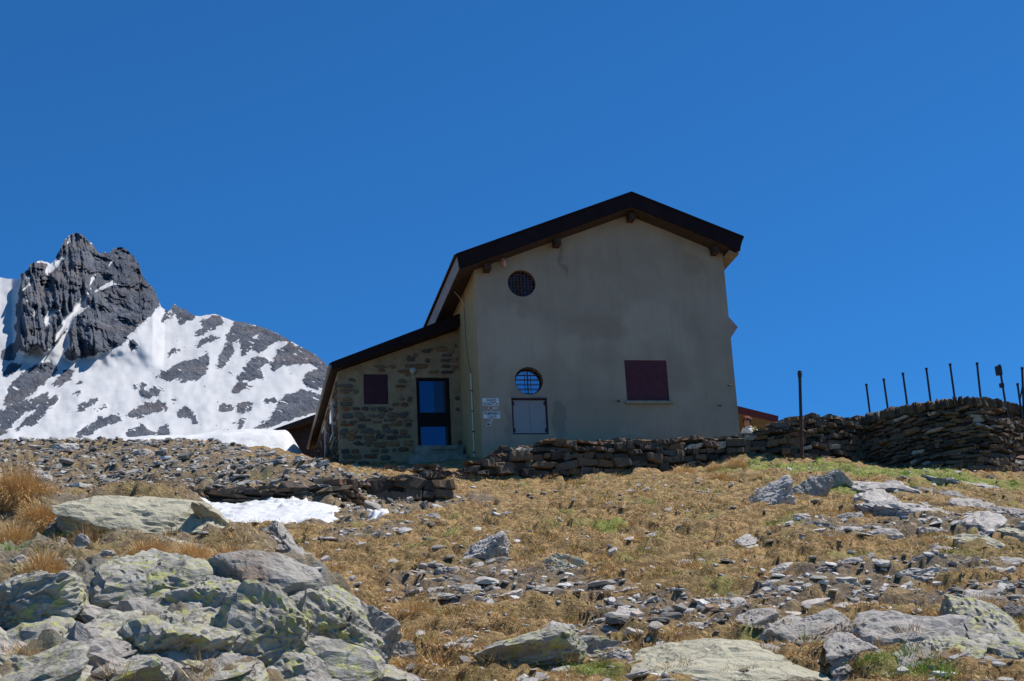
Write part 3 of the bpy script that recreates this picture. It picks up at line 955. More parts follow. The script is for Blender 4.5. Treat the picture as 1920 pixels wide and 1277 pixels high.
lie_rock(690, 950, 965, 60, .3, "slab", "schist_grey", "long smooth slab at the foot of the masonry wall by the snow", ty=-12)
stand_rock(215, 957, 50, 20, "block", "schist_pale_green", "pale green stone in the grass behind the broad slab")
stand_rock(70, 912, 70, 26, "slab", "schist_pale", "pale flat boulder low on the scree bank at far left", ty=8)
stand_rock(115, 852, 56, 20, "slab", "schist_pale", "flat pale stone at the top of the scree bank at far left")
stand_rock(505, 868, 46, 18, "block", "schist_rust", "reddish stone on the scree bank left of the annex")

# --- loose stones: 300 individuals, the rest as scree
protos = []
for i in range(14):
    V, Fc = rock_shape(3, 4000 + i * 13, (1, rnd.uniform(.6, .9), rnd.uniform(.13, .30)), "slab" if i % 4 else "ledge", .05)
    me = mesh_from("loose_stone", V, Fc, "loose_schist", attrs={"tint": np.full(len(V), (i * .618) % 1.0)})
    protos.append(me.data)
    bpy.data.objects.remove(me)

def scatter(n, ylo, yhi, smin=-.37, smax=.37, power=1.0):
    y = np.exp(nr.uniform(math.log(ylo), math.log(yhi), n))
    x = nr.uniform(smin, smax, n) * y
    return x, y

SNOW_OUT = [[(330, 951), (480, 950), (640, 961), (632, 985), (560, 986), (500, 998), (440, 1006), (380, 1000), (300, 985)],
            [(684, 979), (715, 974), (736, 980), (730, 990), (690, 990)], [(596, 988), (618, 976), (622, 992), (604, 996)]]
SNOW_POLY = [np.array([hit(u, v, dmin=24.) for u, v in P]) for P in SNOW_OUT]

def in_snow(x, y):
    m = np.zeros(len(x), bool)
    for P in SNOW_POLY:
        ins = np.zeros(len(x), bool)
        for i in range(len(P)):
            a, b = P[i], P[(i + 1) % len(P)]
            ins ^= ((a[1] > y) != (b[1] > y)) & (x < (b[0] - a[0]) * (y - a[1]) / (b[1] - a[1] + 1e-12) + a[0])
        m |= ins
    return m

def allowed(x, y):
    """outside the walls' and hut's footprint"""
    lx = (x - HO[0]) * HA[0] + (y - HO[1]) * HA[1]
    ly = (x - HO[0]) * HB[0] + (y - HO[1]) * HB[1]
    hutm = ((lx > -.2) & (lx < 7.8) & (ly > -.2)) | ((lx > -3.9) & (lx < 0.5) & (ly > 2.4))
    wallm = (y > 39.4 + .12 * x) & (x > -1.5)
    return ~(hutm | wallm | in_snow(x, y))

x, y = scatter(30000, 9, 46)
g, s, ocm = ground_masks(x, y)
pr = .03 + .38 * s + .10 * sstep(.15, .5, hnoise(x, y, 1.3, 3, 61))
pr *= np.clip(1 - .9 * ocm, 0, 1)
keep = (nr.random(len(x)) < pr) & allowed(x, y)
x, y, s = x[keep], y[keep], s[keep]
sz = np.exp(nr.normal(math.log(.050), .55, len(x)))
sz = np.clip(sz, .018, .19) * (1 + .25 * (y > 28))
order = np.argsort(-sz / y)
big, rest = order[:300], order[300:]
zz = H(x, y)
for k in big:
    o = bpy.data.objects.new("loose_stone", protos[rnd.randrange(14)])
    COL.objects.link(o)
    n = normal_at(x[k], y[k], .3)
    R = rot_to(n, rnd.uniform(0, 360), rnd.uniform(-16, 16), rnd.uniform(-16, 16)).to_4x4()
    R.translation = Vector((x[k], y[k], zz[k] + .12 * sz[k]))
    o.matrix_world = R @ Matrix.Scale(sz[k], 4)
    on_bank = y[k] > 31 and x[k] < -3
    if on_bank:
        tag(o, "flat grey schist stone lying on the scree bank left of the hut", "stone", "loose stones on the scree bank")
    else:
        tag(o, "flat grey schist stone lying loose on the brown grass slope", "stone", "loose stones on the grass slope")

def merged_stones(name, X, Y, Zv, SZ, tint, mat, parent=None, sub=1, flat=(.07, .26), tilt=17):
    Vs, Fs, T = [], [], []
    pro = [plate(900 + i * 5, .5, False) for i in range(40)]
    b = 0
    n = len(X)
    yaw = nr.uniform(0, 6.283, n)
    tl = np.radians(np.clip(nr.normal(0, tilt, (n, 2)), -24, 24))
    tl[:, 0] += math.atan(SLOPE)
    fl = nr.uniform(*flat, n)
    ex = nr.uniform(.55, 1.0, n)
    for i in range(n):
        V, Fc = pro[i % 40]
        v = V * np.array([SZ[i], SZ[i] * ex[i], SZ[i] * fl[i] * 2])
        c, s_ = math.cos(yaw[i]), math.sin(yaw[i])
        v = np.stack([v[:, 0] * c - v[:, 1] * s_, v[:, 0] * s_ + v[:, 1] * c, v[:, 2]], 1)
        c, s_ = math.cos(tl[i, 0]), math.sin(tl[i, 0])
        v = np.stack([v[:, 0], v[:, 1] * c - v[:, 2] * s_, v[:, 1] * s_ + v[:, 2] * c], 1)
        c, s_ = math.cos(tl[i, 1]), math.sin(tl[i, 1])
        v = np.stack([v[:, 0] * c + v[:, 2] * s_, v[:, 1], -v[:, 0] * s_ + v[:, 2] * c], 1)
        Vs.append(v + np.array([X[i], Y[i], Zv[i]]))
        Fs.append(Fc + b)
        T.append(np.full(len(V), tint[i]))
        b += len(V)
    return mesh_from(name, np.concatenate(Vs), np.concatenate(Fs), mat, parent, attrs={"tint": np.concatenate(T)})

x2, y2 = scatter(34000, 9, 46)
g2, s2, oc2 = ground_masks(x2, y2)
pr = .13 + .7 * s2 + .2 * sstep(.1, .4, hnoise(x2, y2, 1.0, 3, 161))
pr *= np.clip(1 - .4 * oc2, 0, 1)
kp = (nr.random(len(x2)) < pr) & allowed(x2, y2)
x2, y2 = x2[kp], y2[kp]
xa = np.concatenate([x[rest], x2]); ya = np.concatenate([y[rest], y2])
sa = np.concatenate([sz[rest], np.clip(np.exp(nr.normal(math.log(.034), .5, len(x2))), .010, .10) * (1 + .6 * (y2 > 28))])
# extra on the bank
yb = nr.uniform(31.5, 43.8, 15000); xb = nr.uniform(-.42, -.06, 15000) * yb
gb, sb, _ = ground_masks(xb, yb)
kp = (nr.random(len(xb)) < sb * (.2 + .6 * sstep(-.3, .35, hnoise(xb, yb, 1.1, 3, 71)))) & allowed(xb, yb)
xb, yb = xb[kp], yb[kp]
xa = np.concatenate([xa, xb]); ya = np.concatenate([ya, yb])
sa = np.concatenate([sa, np.clip(np.exp(nr.normal(math.log(.066), .5, len(xb))), .025, .22)])
o = merged_stones("scree", xa, ya, H(xa, ya) + .1 * sa, sa, np.clip(nr.normal(.58, .27, len(xa)) - .2 * ((xa < -.06 * ya) & (ya > 31)), 0, 1), "loose_schist")
tag(o, "small broken schist chips and gravel scattered over slope and bank", "scree", kind="stuff")

# ------------------------------------------------------------------ grass
def blades(P, N, L, W, lean, tint, segs=1):
    """P (n,3) roots, L lengths, lean (n,3) direction of the tip (unit-ish); returns V,F(tri),tint"""
    n = len(P)
    side = np.stack([-lean[:, 1], lean[:, 0], np.zeros(n)], 1)
    ln = np.linalg.norm(side, axis=1)
    bad = ln < .15
    a = nr.uniform(0, 6.283, n)
    rs = np.stack([np.cos(a), np.sin(a), np.zeros(n)], 1)
    side = np.where(bad[:, None], rs, side / np.maximum(ln, 1e-6)[:, None])
    side = side * .6 + rs * .6
    side /= np.linalg.norm(side, axis=1)[:, None]
    if segs == 1:
        V = np.stack([P - side * W[:, None], P + side * W[:, None], P + lean * L[:, None]], 1).reshape(-1, 3)
        Fc = np.arange(3 * n).reshape(n, 3)
        T = np.repeat(tint, 3)
        return V, Fc, T
    up = np.array([0, 0, 1.])
    mid = P + (lean * .45 + up * .28) * L[:, None]
    tip = P + (lean * .95 + up * .05) * L[:, None]
    V = np.stack([P - side * W[:, None], P + side * W[:, None], mid - side * W[:, None] * .7, mid + side * W[:, None] * .7, tip], 1).reshape(-1, 3)
    b = np.arange(n)[:, None] * 5
    Fc = np.concatenate([b + np.array([[0, 1, 3]]), b + np.array([[0, 3, 2]]), b + np.array([[2, 3, 4]])], 0)
    T = np.repeat(tint, 5)
    return V, Fc, T

def turf():
    nt = 150000
    y = np.exp(nr.uniform(math.log(9), math.log(41.5), nt))
    x = nr.uniform(-.38, .38, nt) * y
    g, s, oc_ = ground_masks(x, y)
    cl = hnoise(x, y, .5, 3, 91)
    pr = np.clip(.50 + 1.5 * cl, .04, 1) * (1 - .8 * s) * np.clip(1 - oc_ * (.35 + .25 * (y < 13.6)), 0, 1)
    k = (nr.random(nt) < pr) & allowed(x, y)
    x, y, g, cl = x[k], y[k], g[k], cl[k]
    z = H(x, y)
    nb = 6
    n = len(x) * nb
    X = np.repeat(x, nb) + nr.normal(0, .045, n) * np.repeat(1 + y / 40, nb)
    Yy = np.repeat(y, nb) + nr.normal(0, .045, n) * np.repeat(1 + y / 40, nb)
    P = np.stack([X, Yy, np.repeat(z, nb) - .012], 1)
    az = np.repeat(nr.uniform(0, 6.283, len(x)), nb) + nr.normal(0, 1.0, n)
    el = np.radians(nr.uniform(8, 65, n))
    lean = np.stack([np.cos(az) * np.cos(el), np.sin(az) * np.cos(el) - .25, np.sin(el)], 1)
    L = np.repeat(np.clip(.036 + .035 * cl, .02, .08), nb) * nr.uniform(.6, 1.5, n)
    W = np.full(n, .0028) * np.repeat(.7 + y / 16, nb)
    tint = np.clip(np.repeat(np.where(g > .35, .68 + .32 * g, np.clip(.02 + .35 * nr.random(len(x)) ** 1.5 + .6 * np.clip(hnoise(x, y, .9, 3, 97), -.1, 1), 0, .6)), nb) + nr.normal(0, .1, n), 0, 1)
    return blades(P, None, L, W, lean, tint)
def clumps():
    nt = 5200
    y = np.exp(nr.uniform(math.log(9), math.log(41), nt))
    x = nr.uniform(-.38, .38, nt) * y
    g, s, oc_ = ground_masks(x, y)
    k = (nr.random(nt) < np.clip(.30 + 1.3 * hnoise(x, y, 1.1, 3, 191), .03, 1) * (1 - .85 * s) * np.clip(1 - .55 * oc_ * (y < 13.6), .05, 1)) & allowed(x, y)
    x, y, g = x[k], y[k], g[k]
    z = H(x, y)
    nb = 60
    n = len(x) * nb
    R_ = np.repeat(nr.uniform(.05, .16, len(x)), nb)
    a = nr.uniform(0, 6.283, n)
    q = np.sqrt(nr.random(n))
    P = np.stack([np.repeat(x, nb) + R_ * q * np.cos(a), np.repeat(y, nb) + R_ * q * np.sin(a), np.repeat(z, nb) + .35 * R_ * (1 - q * q) - .01], 1)
    el = np.radians(85 - 75 * q + nr.normal(0, 14, n))
    az = a + nr.normal(0, .8, n)
    lean = np.stack([np.cos(az) * np.cos(el), np.sin(az) * np.cos(el) - .12, np.sin(el)], 1)
    base = np.where(g > .35, .68 + .30 * g, np.where(nr.random(len(x)) < .10, .64, .02 + .34 * nr.random(len(x))))
    return blades(P, None, R_ * nr.uniform(.4, 1.0, n), .0026 * np.repeat(.7 + y / 16, nb), lean, np.clip(np.repeat(base, nb) + nr.normal(0, .09, n), 0, 1))
V, Fc, T = turf()
V_, F_, T_ = clumps()
V, Fc, T = np.concatenate([V, V_]), np.concatenate([Fc, F_ + len(V)]), np.concatenate([T, T_])
o = mesh_from("grass", V, Fc, "grass_blade", attrs={"tint": T})
tag(o, "short dry straw coloured turf with green patches covering the slope", "grass", kind="stuff")

def tussock_mesh(seed, n=900, droop=1.0, tint0=.25, spread=.35, green_core=0.):
    global nr
    keep_, nr = nr, np.random.default_rng(seed)
    a = nr.uniform(0, 6.283, n)
    r = np.sqrt(nr.random(n)) * spread
    P = np.stack([r * np.cos(a), r * np.sin(a), .22 * (1 - (r / spread) ** 2) - .05], 1)
    out = r / spread
    el = np.radians(80 - 70 * out * droop + nr.normal(0, 12, n))
    az = a + nr.normal(0, .65, n)
    lean = np.stack([np.cos(az) * np.cos(el), np.sin(az) * np.cos(el), np.sin(el)], 1)
    L = nr.uniform(.16, .50, n) * (1 - .35 * (nr.random(n) < .3))
    tint = np.clip(tint0 + nr.normal(0, .13, n) + green_core * (nr.random(n) < .45) * .5, 0, 1)
    V, Fc, T = blades(P, None, L, nr.uniform(.003, .006, n), lean, tint, 2)
    # earthy heart of the tussock
    D, F2 = ICO[2]
    V2 = D * np.array([spread * .95, spread * .95, .24]) * (1 + .15 * pnoise(D * 3, seed))[:, None]
    V2[:, 2] -= .03
    o = mesh_from("grass_tussock", np.concatenate([V, V2]), np.concatenate([Fc, F2 + len(V)]), "grass_blade", attrs={"tint": np.concatenate([T, np.full(len(V2), .42)])})
    nr = keep_
    me = o.data
    bpy.data.objects.remove(o)
    return me
TUS = {"straw": [tussock_mesh(50 + i, 2000, 1., .10, .33) for i in range(4)],
       "brown": [tussock_mesh(60 + i, 2300, 1.05, .17, .36, .12) for i in range(4)],
       "green": [tussock_mesh(70 + i, 600, .7, .72, .26, .2) for i in range(3)]}

def tussock(u, vb, w, kind, label, group=None, hs=1.0, lift=0.):
    q = hit(u, vb)
    W = w * q[1] / FPX / math.cos(PITCH)
    o = bpy.data.objects.new("grass_tussock", rnd.choice(TUS[kind]))
    COL.objects.link(o)
    sc = W / 1.05
    n = normal_at(q[0], q[1])
    R = rot_to((Vector(n) + Vector((0, 0, 1))).normalized(), rnd.uniform(0, 360)).to_4x4()
    R.translation = Vector((q[0], q[1] + W * .3, q[2] + .3 * W * SLOPE + lift))
    o.matrix_world = R @ Matrix.Diagonal((sc, sc, sc * hs, 1))
    return tag(o, label, "grass tussock", group)

TG = "dry grass tussocks"
tussock(772, 1192, 112, "brown", "big rounded brown tussock standing alone right of the outcrop", TG, 1.1)
tussock(15, 975, 150, "brown", "tall drooping brown tussock on the left picture edge", TG, 1.1, .12)
tussock(62, 1003, 100, "brown", "brown tussock just right of the tall drooping one", TG, 1.0, .06)
tussock(15, 1035, 110, "straw", "straw tussock low on the left picture edge above the moss", TG)
tussock(155, 1040, 110, "straw", "dry tussock under the left end of the broad green slab", TG)
tussock(225, 1052, 110, "brown", "dry tussock under the middle of the broad green slab", TG)
tussock(270, 1095, 130, "brown", "broad tussock in the middle of the outcrop, its left clump", TG, .75, .14)
tussock(350, 1098, 120, "straw", "broad tussock in the middle of the outcrop, its right clump", TG, .75, .14)
tussock(425, 1112, 110, "brown", "small brown tussock at the right end of the tussock row on the outcrop", TG, .9, .16)
tussock(70, 1140, 130, "brown", "brown tussock left of the dark rounded block", TG, 1., .15)
tussock(30, 1160, 90, "straw", "straw tussock below the cleft rock on the left edge", TG)
tussock(40, 1275, 120, "brown", "brown tussock in the bottom left corner", TG)
tussock(770, 1222, 90, "straw", "flattened straw tussock under the big rounded one", TG, .7)
tussock(815, 1238, 70, "straw", "straw tussock trailing down beside the flat pale stone", TG, .7)
tussock(700, 1222, 60, "brown", "small brown tussock against the steep lichen block", TG, .8)
tussock(1065, 1078, 50, "straw", "pale feathery tussock beneath the leaning slab pair", TG)
tussock(1385, 888, 60, "straw", "topmost straw tussock on the crest under the hut wall", TG)
tussock(1345, 893, 55, "straw", "straw tussock left of the topmost one on the crest", TG, .9)
tussock(1355, 910, 60, "brown", "brown tussock below the topmost one on the crest", TG, .8)
tussock(1285, 902, 70, "straw", "wide straw tussock under the low stone wall", TG, .8)
tussock(1765, 1078, 70, "straw", "straw tussock behind the long flat slab", TG, .6)
tussock(1760, 1135, 100, "brown", "spread brown tussock below the long flat slab", TG, .6)
tussock(1840, 1165, 110, "brown", "large brown tussock right of the spread one", TG, .7)
tussock(1885, 1150, 80, "straw", "straw tussock by the right edge under the thin slabs", TG, .6)
tussock(1635, 1172, 60, "brown", "brown tussock beside a lichen stone right of centre", TG, .7)
tussock(1800, 1240, 50, "brown", "brown tussock growing in the bottom right outcrop", TG, .7)
for (u_, v_, w_, lb) in [(1060, 1272, 75, "greenish tussock at the bottom edge left of its green neighbour"), (1130, 1270, 75, "bright green tussock at the bottom centre"), (1180, 1274, 55, "green tussock at the bottom edge by the smooth dome"), (1165, 1008, 26, "green tuft right of the other two in mid slope"), (1098, 1005, 24, "leftmost green tuft in mid slope"), (1118, 1002, 22, "green tuft next to the leftmost in mid slope"), (20, 1065, 90, "mossy green tussock on the left edge of the outcrop")]:
    tussock(u_, v_, w_, "green", lb, "green grass tussocks", .8)
for i in range(110):
    u_ = rnd.uniform(680, 1900); v_ = rnd.uniform(925, 1200)
    q = hit(u_, v_)
    if q is None or not allowed(np.array([q[0]]), np.array([q[1]]))[0]:
        continue
    tussock(u_, v_, rnd.uniform(14, 34) * (.7 + .5 * (v_ - 900) / 300), rnd.choice(["straw", "straw", "brown", "brown", "green"]), "small tuft of drying grass dotted over the open slope", "small tufts on the slope", rnd.uniform(.5, .8))

# ------------------------------------------------------------------ snow on the ground
def snow_patch(name, outline, thick, label, base_lift=.02):
    """outline: photo points of the patch's edge, laid on the ground"""
    pts = np.array([hit(u, v, dmin=24.) for u, v in outline])
    xmin, ymin = pts[:, :2].min(0); xmax, ymax = pts[:, :2].max(0)
    n = 150
    X, Y = np.meshgrid(np.linspace(xmin - .3, xmax + .3, n), np.linspace(ymin - .3, ymax + .3, n))
    X, Y = X.ravel(), Y.ravel()
    wxn = hnoise(X, Y, .5, 3, 5) * .12
    xs, ys = X + wxn, Y + wxn
    ins = np.zeros(len(X), bool)
    dist = np.full(len(X), 1e9)
    m = len(pts)
    for i in range(m):
        a, b = pts[i, :2], pts[(i + 1) % m, :2]
        cond = ((a[1] > ys) != (b[1] > ys)) & (xs < (b[0] - a[0]) * (ys - a[1]) / (b[1] - a[1] + 1e-12) + a[0])
        ins ^= cond
        ab = b - a
        t_ = np.clip(((xs - a[0]) * ab[0] + (ys - a[1]) * ab[1]) / (ab @ ab), 0, 1)
        dist = np.minimum(dist, np.hypot(xs - a[0] - t_ * ab[0], ys - a[1] - t_ * ab[1]))
    sd = np.where(ins, dist, -dist)
    Z = H(X, Y, False) + .10 + np.where(sd > 0, thick * (1 - np.exp(-sd / .25)), sd * 1.2) + .05 * hnoise(X, Y, .7, 3, 8) + .02 * hnoise(X, Y, .2, 2, 6)
    Z = np.where(sd > .05, np.maximum(Z, H(X, Y) + .02), Z)
    idx = np.arange(n * n).reshape(n, n)
    q = np.stack([idx[:-1, :-1], idx[:-1, 1:], idx[1:, 1:], idx[1:, :-1]], -1).reshape(-1, 4)
    q = q[(sd[q] > -.12).any(1)]
    used = np.unique(q)
    remap = -np.ones(n * n, int); remap[used] = np.arange(len(used))
    top = np.stack([X, Y, Z], 1)[used]
    o = mesh_from(name, top, remap[q], "snow", smooth=True)
    tag(o, label, "snow")
    return o
snow_patch("snow_patch", SNOW_OUT[0], .08, "flat patch of melting snow below the low stone retaining wall")
snow_patch("snow_patch", [(684, 979), (715, 974), (736, 980), (730, 990), (690, 990)], .10, "little remnant of snow right of the flat snow patch")
snow_patch("snow_patch", [(596, 988), (618, 976), (622, 992), (604, 996)], .12, "tiny heap of snow at the stony end of the flat snow patch")

def snow_bank():
    n, m = 120, 60
    U = np.linspace(-60, 578, n)
    Vv, Fq = [], []
    for j in range(m):
        t = j / (m - 1)
        for u in U:
            D = 43.6 + 6.5 * t
            top_v = 827 - 20 * sstep(150, 450, np.array([u]))[0] - 3 * math.sin(u * .03) + 46 * sstep(535, 578, np.array([u]))[0]
            P = at(u, top_v, D + .3)
            g_ = H(np.array([P[0]]), np.array([P[1]]), False)[0]
            zt = P[2]
            w_ = sstep(0, .55, np.array([t]))[0]
            z = (g_ - .35) * (1 - w_) + (zt - .3 * (1 - t)) * w_
            Vv.append((P[0], P[1], z))
    Vv = np.array(Vv)
    Vv[:, 2] += .06 * hnoise(Vv[:, 0], Vv[:, 1], .8, 3, 4) + .02 * hnoise(Vv[:, 0], Vv[:, 1], .25, 2, 4)
    idx = np.arange(n * m).reshape(m, n)
    q = np.stack([idx[:-1, :-1], idx[:-1, 1:], idx[1:, 1:], idx[1:, :-1]], -1).reshape(-1, 4)
    o = mesh_from("snow_bank", Vv, q, "snow", smooth=True)
    tag(o, "bank of old snow behind the scree crest, ending beside the stone annex", "snow")
snow_bank()

# ------------------------------------------------------------------ mountain
def build_mountain():
    k = 1 / 2.8375
    cv = lambda P: np.array([(x * k, 400 + y * k) for x, y in P])
    ridge = cv([(-400, 300), (-60, 335), (0, 340), (40, 348), (100, 350), (112, 320), (150, 300), (160, 268), (210, 250), (250, 258), (268, 270), (290, 250), (300, 225), (325, 180), (345, 140), (370, 118), (400, 102), (430, 108), (460, 135), (490, 160), (510, 190), (530, 212), (555, 203), (577, 215), (600, 190), (625, 180), (655, 177), (680, 200), (715, 230), (738, 265), (745, 310), (770, 350), (800, 385), (820, 405), (835, 435), (847, 470), (856, 500), (880, 512), (905, 520), (915, 490), (930, 482), (950, 500), (985, 510), (1010, 530), (1040, 545), (1065, 548), (1100, 540), (1145, 535), (1190, 552), (1240, 572), (1300, 580), (1360, 595), (1420, 615), (1480, 640), (1540, 675), (1600, 710), (1660, 740), (1700, 770), (1735, 800), (1800, 880), (1900, 960), (2100, 1080), (2300, 1200)])
    rocks = [
        [(112, 315), (160, 262), (215, 246), (262, 266), (240, 310), (262, 330), (330, 258), (292, 250), (345, 138), (400, 98), (460, 130), (520, 205), (577, 212), (540, 290), (480, 380), (465, 430), (400, 475), (375, 530), (330, 575), (320, 640), (290, 660), (260, 720), (215, 730), (205, 690), (150, 740), (110, 735), (108, 700), (75, 780), (10, 780), (5, 740), (80, 680), (85, 640), (75, 620), (90, 560), (80, 480), (105, 400)],
        [(577, 212), (625, 175), (660, 175), (745, 265), (762, 338), (822, 405), (850, 490), (800, 560), (740, 600), (690, 640), (670, 680), (590, 730), (500, 755), (400, 780), (345, 770), (335, 740), (370, 710), (365, 640), (385, 570), (440, 520), (510, 475), (450, 500), (450, 470), (470, 435), (560, 390), (610, 350), (600, 380), (665, 380), (600, 370), (470, 430), (500, 370), (530, 310)],
        [(705, 668), (738, 690), (720, 730), (690, 735), (680, 700)],
        [(885, 515), (905, 520), (890, 570), (830, 610), (855, 570)],
        [(910, 490), (930, 480), (950, 498), (1010, 523), (1060, 545), (985, 580), (940, 600), (955, 555), (910, 560)],
        [(1065, 556), (1190, 545), (1185, 590), (1130, 620), (1100, 640), (1030, 650), (1080, 600)],
        [(1245, 570), (1330, 585), (1480, 636), (1545, 675), (1480, 720), (1500, 680), (1440, 700), (1390, 740), (1330, 730), (1290, 770), (1280, 660), (1240, 690), (1230, 760), (1180, 830), (1150, 820), (1175, 740), (1210, 660)],
        [(1540, 680), (1700, 765), (1760, 830), (1640, 800), (1500, 810), (1450, 840), (1450, 800), (1470, 740)],
        [(1620, 850), (1760, 810), (1800, 940), (1690, 940), (1610, 900)],
        [(1500, 980), (1600, 935), (1720, 970), (1690, 1060), (1570, 1090), (1440, 1140), (1320, 1160), (1440, 1090), (1470, 1030)],
        [(1120, 650), (1190, 660), (1100, 690), (1000, 740), (1060, 680)], [(1010, 700), (880, 770), (890, 740), (960, 710)],
        [(1110, 730), (1115, 800), (1080, 870), (1000, 900), (950, 900), (985, 850), (920, 890), (800, 880), (890, 830), (960, 790), (1060, 770)],
        [(1380, 760), (1450, 790), (1390, 820), (1395, 880), (1320, 890), (1250, 885), (1300, 830), (1320, 780)],
        [(1240, 905), (1335, 900), (1330, 930), (1230, 970)], [(1155, 1020), (1240, 1010), (1230, 1050), (1180, 1070)], [(1260, 1010), (1355, 1000), (1330, 1060), (1255, 1065)],
        [(940, 1060), (990, 1022), (1030, 1070), (1075, 1120), (1030, 1120), (980, 1075), (945, 1095)],
        [(800, 1000), (895, 1010), (880, 1045), (800, 1075), (730, 1085), (655, 1080), (720, 1030)],
        [(530, 1090), (640, 1068), (650, 1105), (540, 1135), (450, 1190), (390, 1200), (420, 1160)],
        [(660, 1170), (760, 1120), (820, 1170), (910, 1185), (820, 1190), (680, 1190)], [(850, 1130), (900, 1120), (910, 1185), (840, 1175)],
        [(30, 960), (60, 900), (120, 850), (180, 810), (260, 780), (305, 830), (250, 890), (190, 950), (60, 1030), (20, 1020)],
        [(290, 890), (340, 840), (405, 830), (370, 890), (340, 920), (280, 915)],
        [(-140, 1080), (60, 1030), (280, 940), (240, 1000), (140, 1060), (90, 1110), (10, 1180), (-140, 1200)],
        [(60, 1160), (200, 1040), (290, 960), (315, 990), (240, 1060), (180, 1130), (110, 1140)],
        [(390, 890), (450, 888), (452, 905), (420, 912)], [(370, 960), (430, 940), (425, 970), (380, 970)], [(415, 1030), (520, 970), (525, 995), (420, 1070)], [(500, 1050), (540, 1015), (580, 1025), (520, 1060)],
        [(690, 940), (760, 895), (805, 905), (740, 930)], [(760, 940), (840, 920), (890, 945), (800, 980), (750, 980)], [(10, 850), (50, 800), (125, 800), (60, 860), (20, 870)],
        [(1405, 990), (1475, 980), (1470, 1005), (1400, 1015)], [(1270, 1090), (1310, 1085), (1295, 1160), (1265, 1155)], [(1185, 1170), (1220, 1130), (1220, 1170)], [(1440, 800), (1490, 800), (1480, 840), (1445, 840)],
        [(905, 985), (930, 975), (930, 1000), (910, 1003)], [(820, 725), (840, 712), (842, 722), (825, 735)], [(925, 690), (950, 680), (945, 695)], [(1210, 840), (1240, 830), (1225, 865)], [(1145, 1120), (1165, 1118), (1165, 1135), (1150, 1138)], [(240, 640), (370, 610), (350, 630), (290, 700), (200, 765), (250, 700)]]
    snows = [[(350, 200), (345, 240), (300, 275), (255, 330), (240, 312), (262, 282), (300, 250), (330, 225)], [(200, 478), (178, 500), (180, 550), (192, 540)], [(262, 500), (330, 518), (270, 545), (285, 575), (240, 605), (235, 570)],
             [(370, 125), (380, 128), (375, 155), (355, 165)], [(445, 450), (440, 490), (380, 560), (350, 620), (290, 690), (300, 640), (340, 590), (400, 490)], [(520, 312), (500, 350), (475, 390), (485, 340)], [(610, 350), (560, 378), (470, 432), (540, 408), (600, 382), (665, 378), (590, 372)], [(515, 472), (470, 492), (420, 540), (450, 495)],
             [(610, 240), (600, 262), (570, 288), (585, 262)], [(135, 325), (165, 330), (165, 347), (140, 345)], [(190, 360), (110, 420), (150, 370)], [(190, 255), (240, 250), (250, 262), (200, 264)], [(1380, 640), (1360, 672), (1340, 660)], [(1200, 560), (1240, 575), (1215, 610), (1195, 590)], [(1540, 685), (1500, 715), (1470, 725), (1500, 680)]]
    nu = 620
    U = np.linspace(-75, 790, nu)
    vr = np.interp(U, ridge[:, 0], ridge[:, 1])
    rocky = np.where((U > 36) & (U < 305), 1., np.where(U < 36, .15, .55))
    vr = vr + rocky * (2.2 * fbm(np.stack([U / 9., U * 0, U * 0], 1), 4, 5) + 2.0 * np.abs(fbm(np.stack([U / 4., U * 0 + 3, U * 0], 1), 3, 6)))
    nt = 360
    T = np.linspace(0, 1, nt) ** .92
    Ug = np.tile(U, (nt, 1)).ravel()
    Vg = (vr[None] + (905 - vr[None]) * T[:, None]).ravel()
    def poly_mask(polys, warp):
        n3 = np.stack([Ug / 14., Vg / 14., Ug * 0], 1)
        wu = Ug + warp * fbm(n3, 5, 41, .7)
        wv = Vg + warp * fbm(n3 + 50, 5, 43, .7)
        mk = np.zeros(len(Ug), bool)
        for P in polys:
            P = cv(P)
            ins = np.zeros(len(Ug), bool)
            m = len(P)
            for i in range(m):
                a, b = P[i], P[(i + 1) % m]
                ins ^= ((a[1] > wv) != (b[1] > wv)) & (wu < (b[0] - a[0]) * (wv - a[1]) / (b[1] - a[1] + 1e-12) + a[0])
            mk |= ins
        return mk
    sm = poly_mask(snows, 1.2)
    rm = poly_mask(rocks, 5.0)
    speck = fbm(np.stack([(Ug - Vg * .5) / 16., (Vg + Ug * .35) / 7., Ug * 0], 1), 4, 61)
    zone = sstep(-.1, .35, fbm(np.stack([Ug / 70., Vg / 50., Ug * 0], 1), 2, 67)) * sstep(150, 260, Ug)
    rm |= (speck * zone > .42)
    rmf = rm.astype(float).reshape(nt, nu)
    def blur(a, k_):
        for _ in range(k_):
            p = np.pad(a, 1, mode='edge')
            a = (p[:-2, 1:-1] + p[2:, 1:-1] + p[1:-1, :-2] + p[1:-1, 2:] + 2 * p[1:-1, 1:-1]) / 6
        return a
    fine = fbm(np.stack([(Ug * .89 - Vg * .45) / 15., (Vg * .89 + Ug * .45) / 2.6, Ug * 0], 1), 4, 71, .65).reshape(nt, nu)
    tz = (sstep(312, 296, Ug) * sstep(700, 670, Vg)).reshape(nt, nu)
    wide = blur(rmf, 20) + .66 * fine + .16 * fbm(np.stack([Ug / 2.6, Vg / 1.8, Ug * 0], 1), 2, 75).reshape(nt, nu)
    tight = blur(rmf, 6) + .22 * fine
    rmf = ((wide * (1 - tz) + tight * tz) > .49).astype(float) * (1 - sm.reshape(nt, nu))
    led = fbm(np.stack([(Ug + Vg * .9) / 26., (Vg - Ug * .55) / 5.5, Ug * 0], 1), 3, 79).reshape(nt, nu)
    rmf = rmf * (1 - (led * tz > .66)) * (1 - ((led + .35 * fine) * (1 - tz) > .50))
    soft = blur(rmf, 10).ravel()
    rk = blur(rmf, 1).ravel()
    D = 2120 - 2.0 * (Vg - 430)
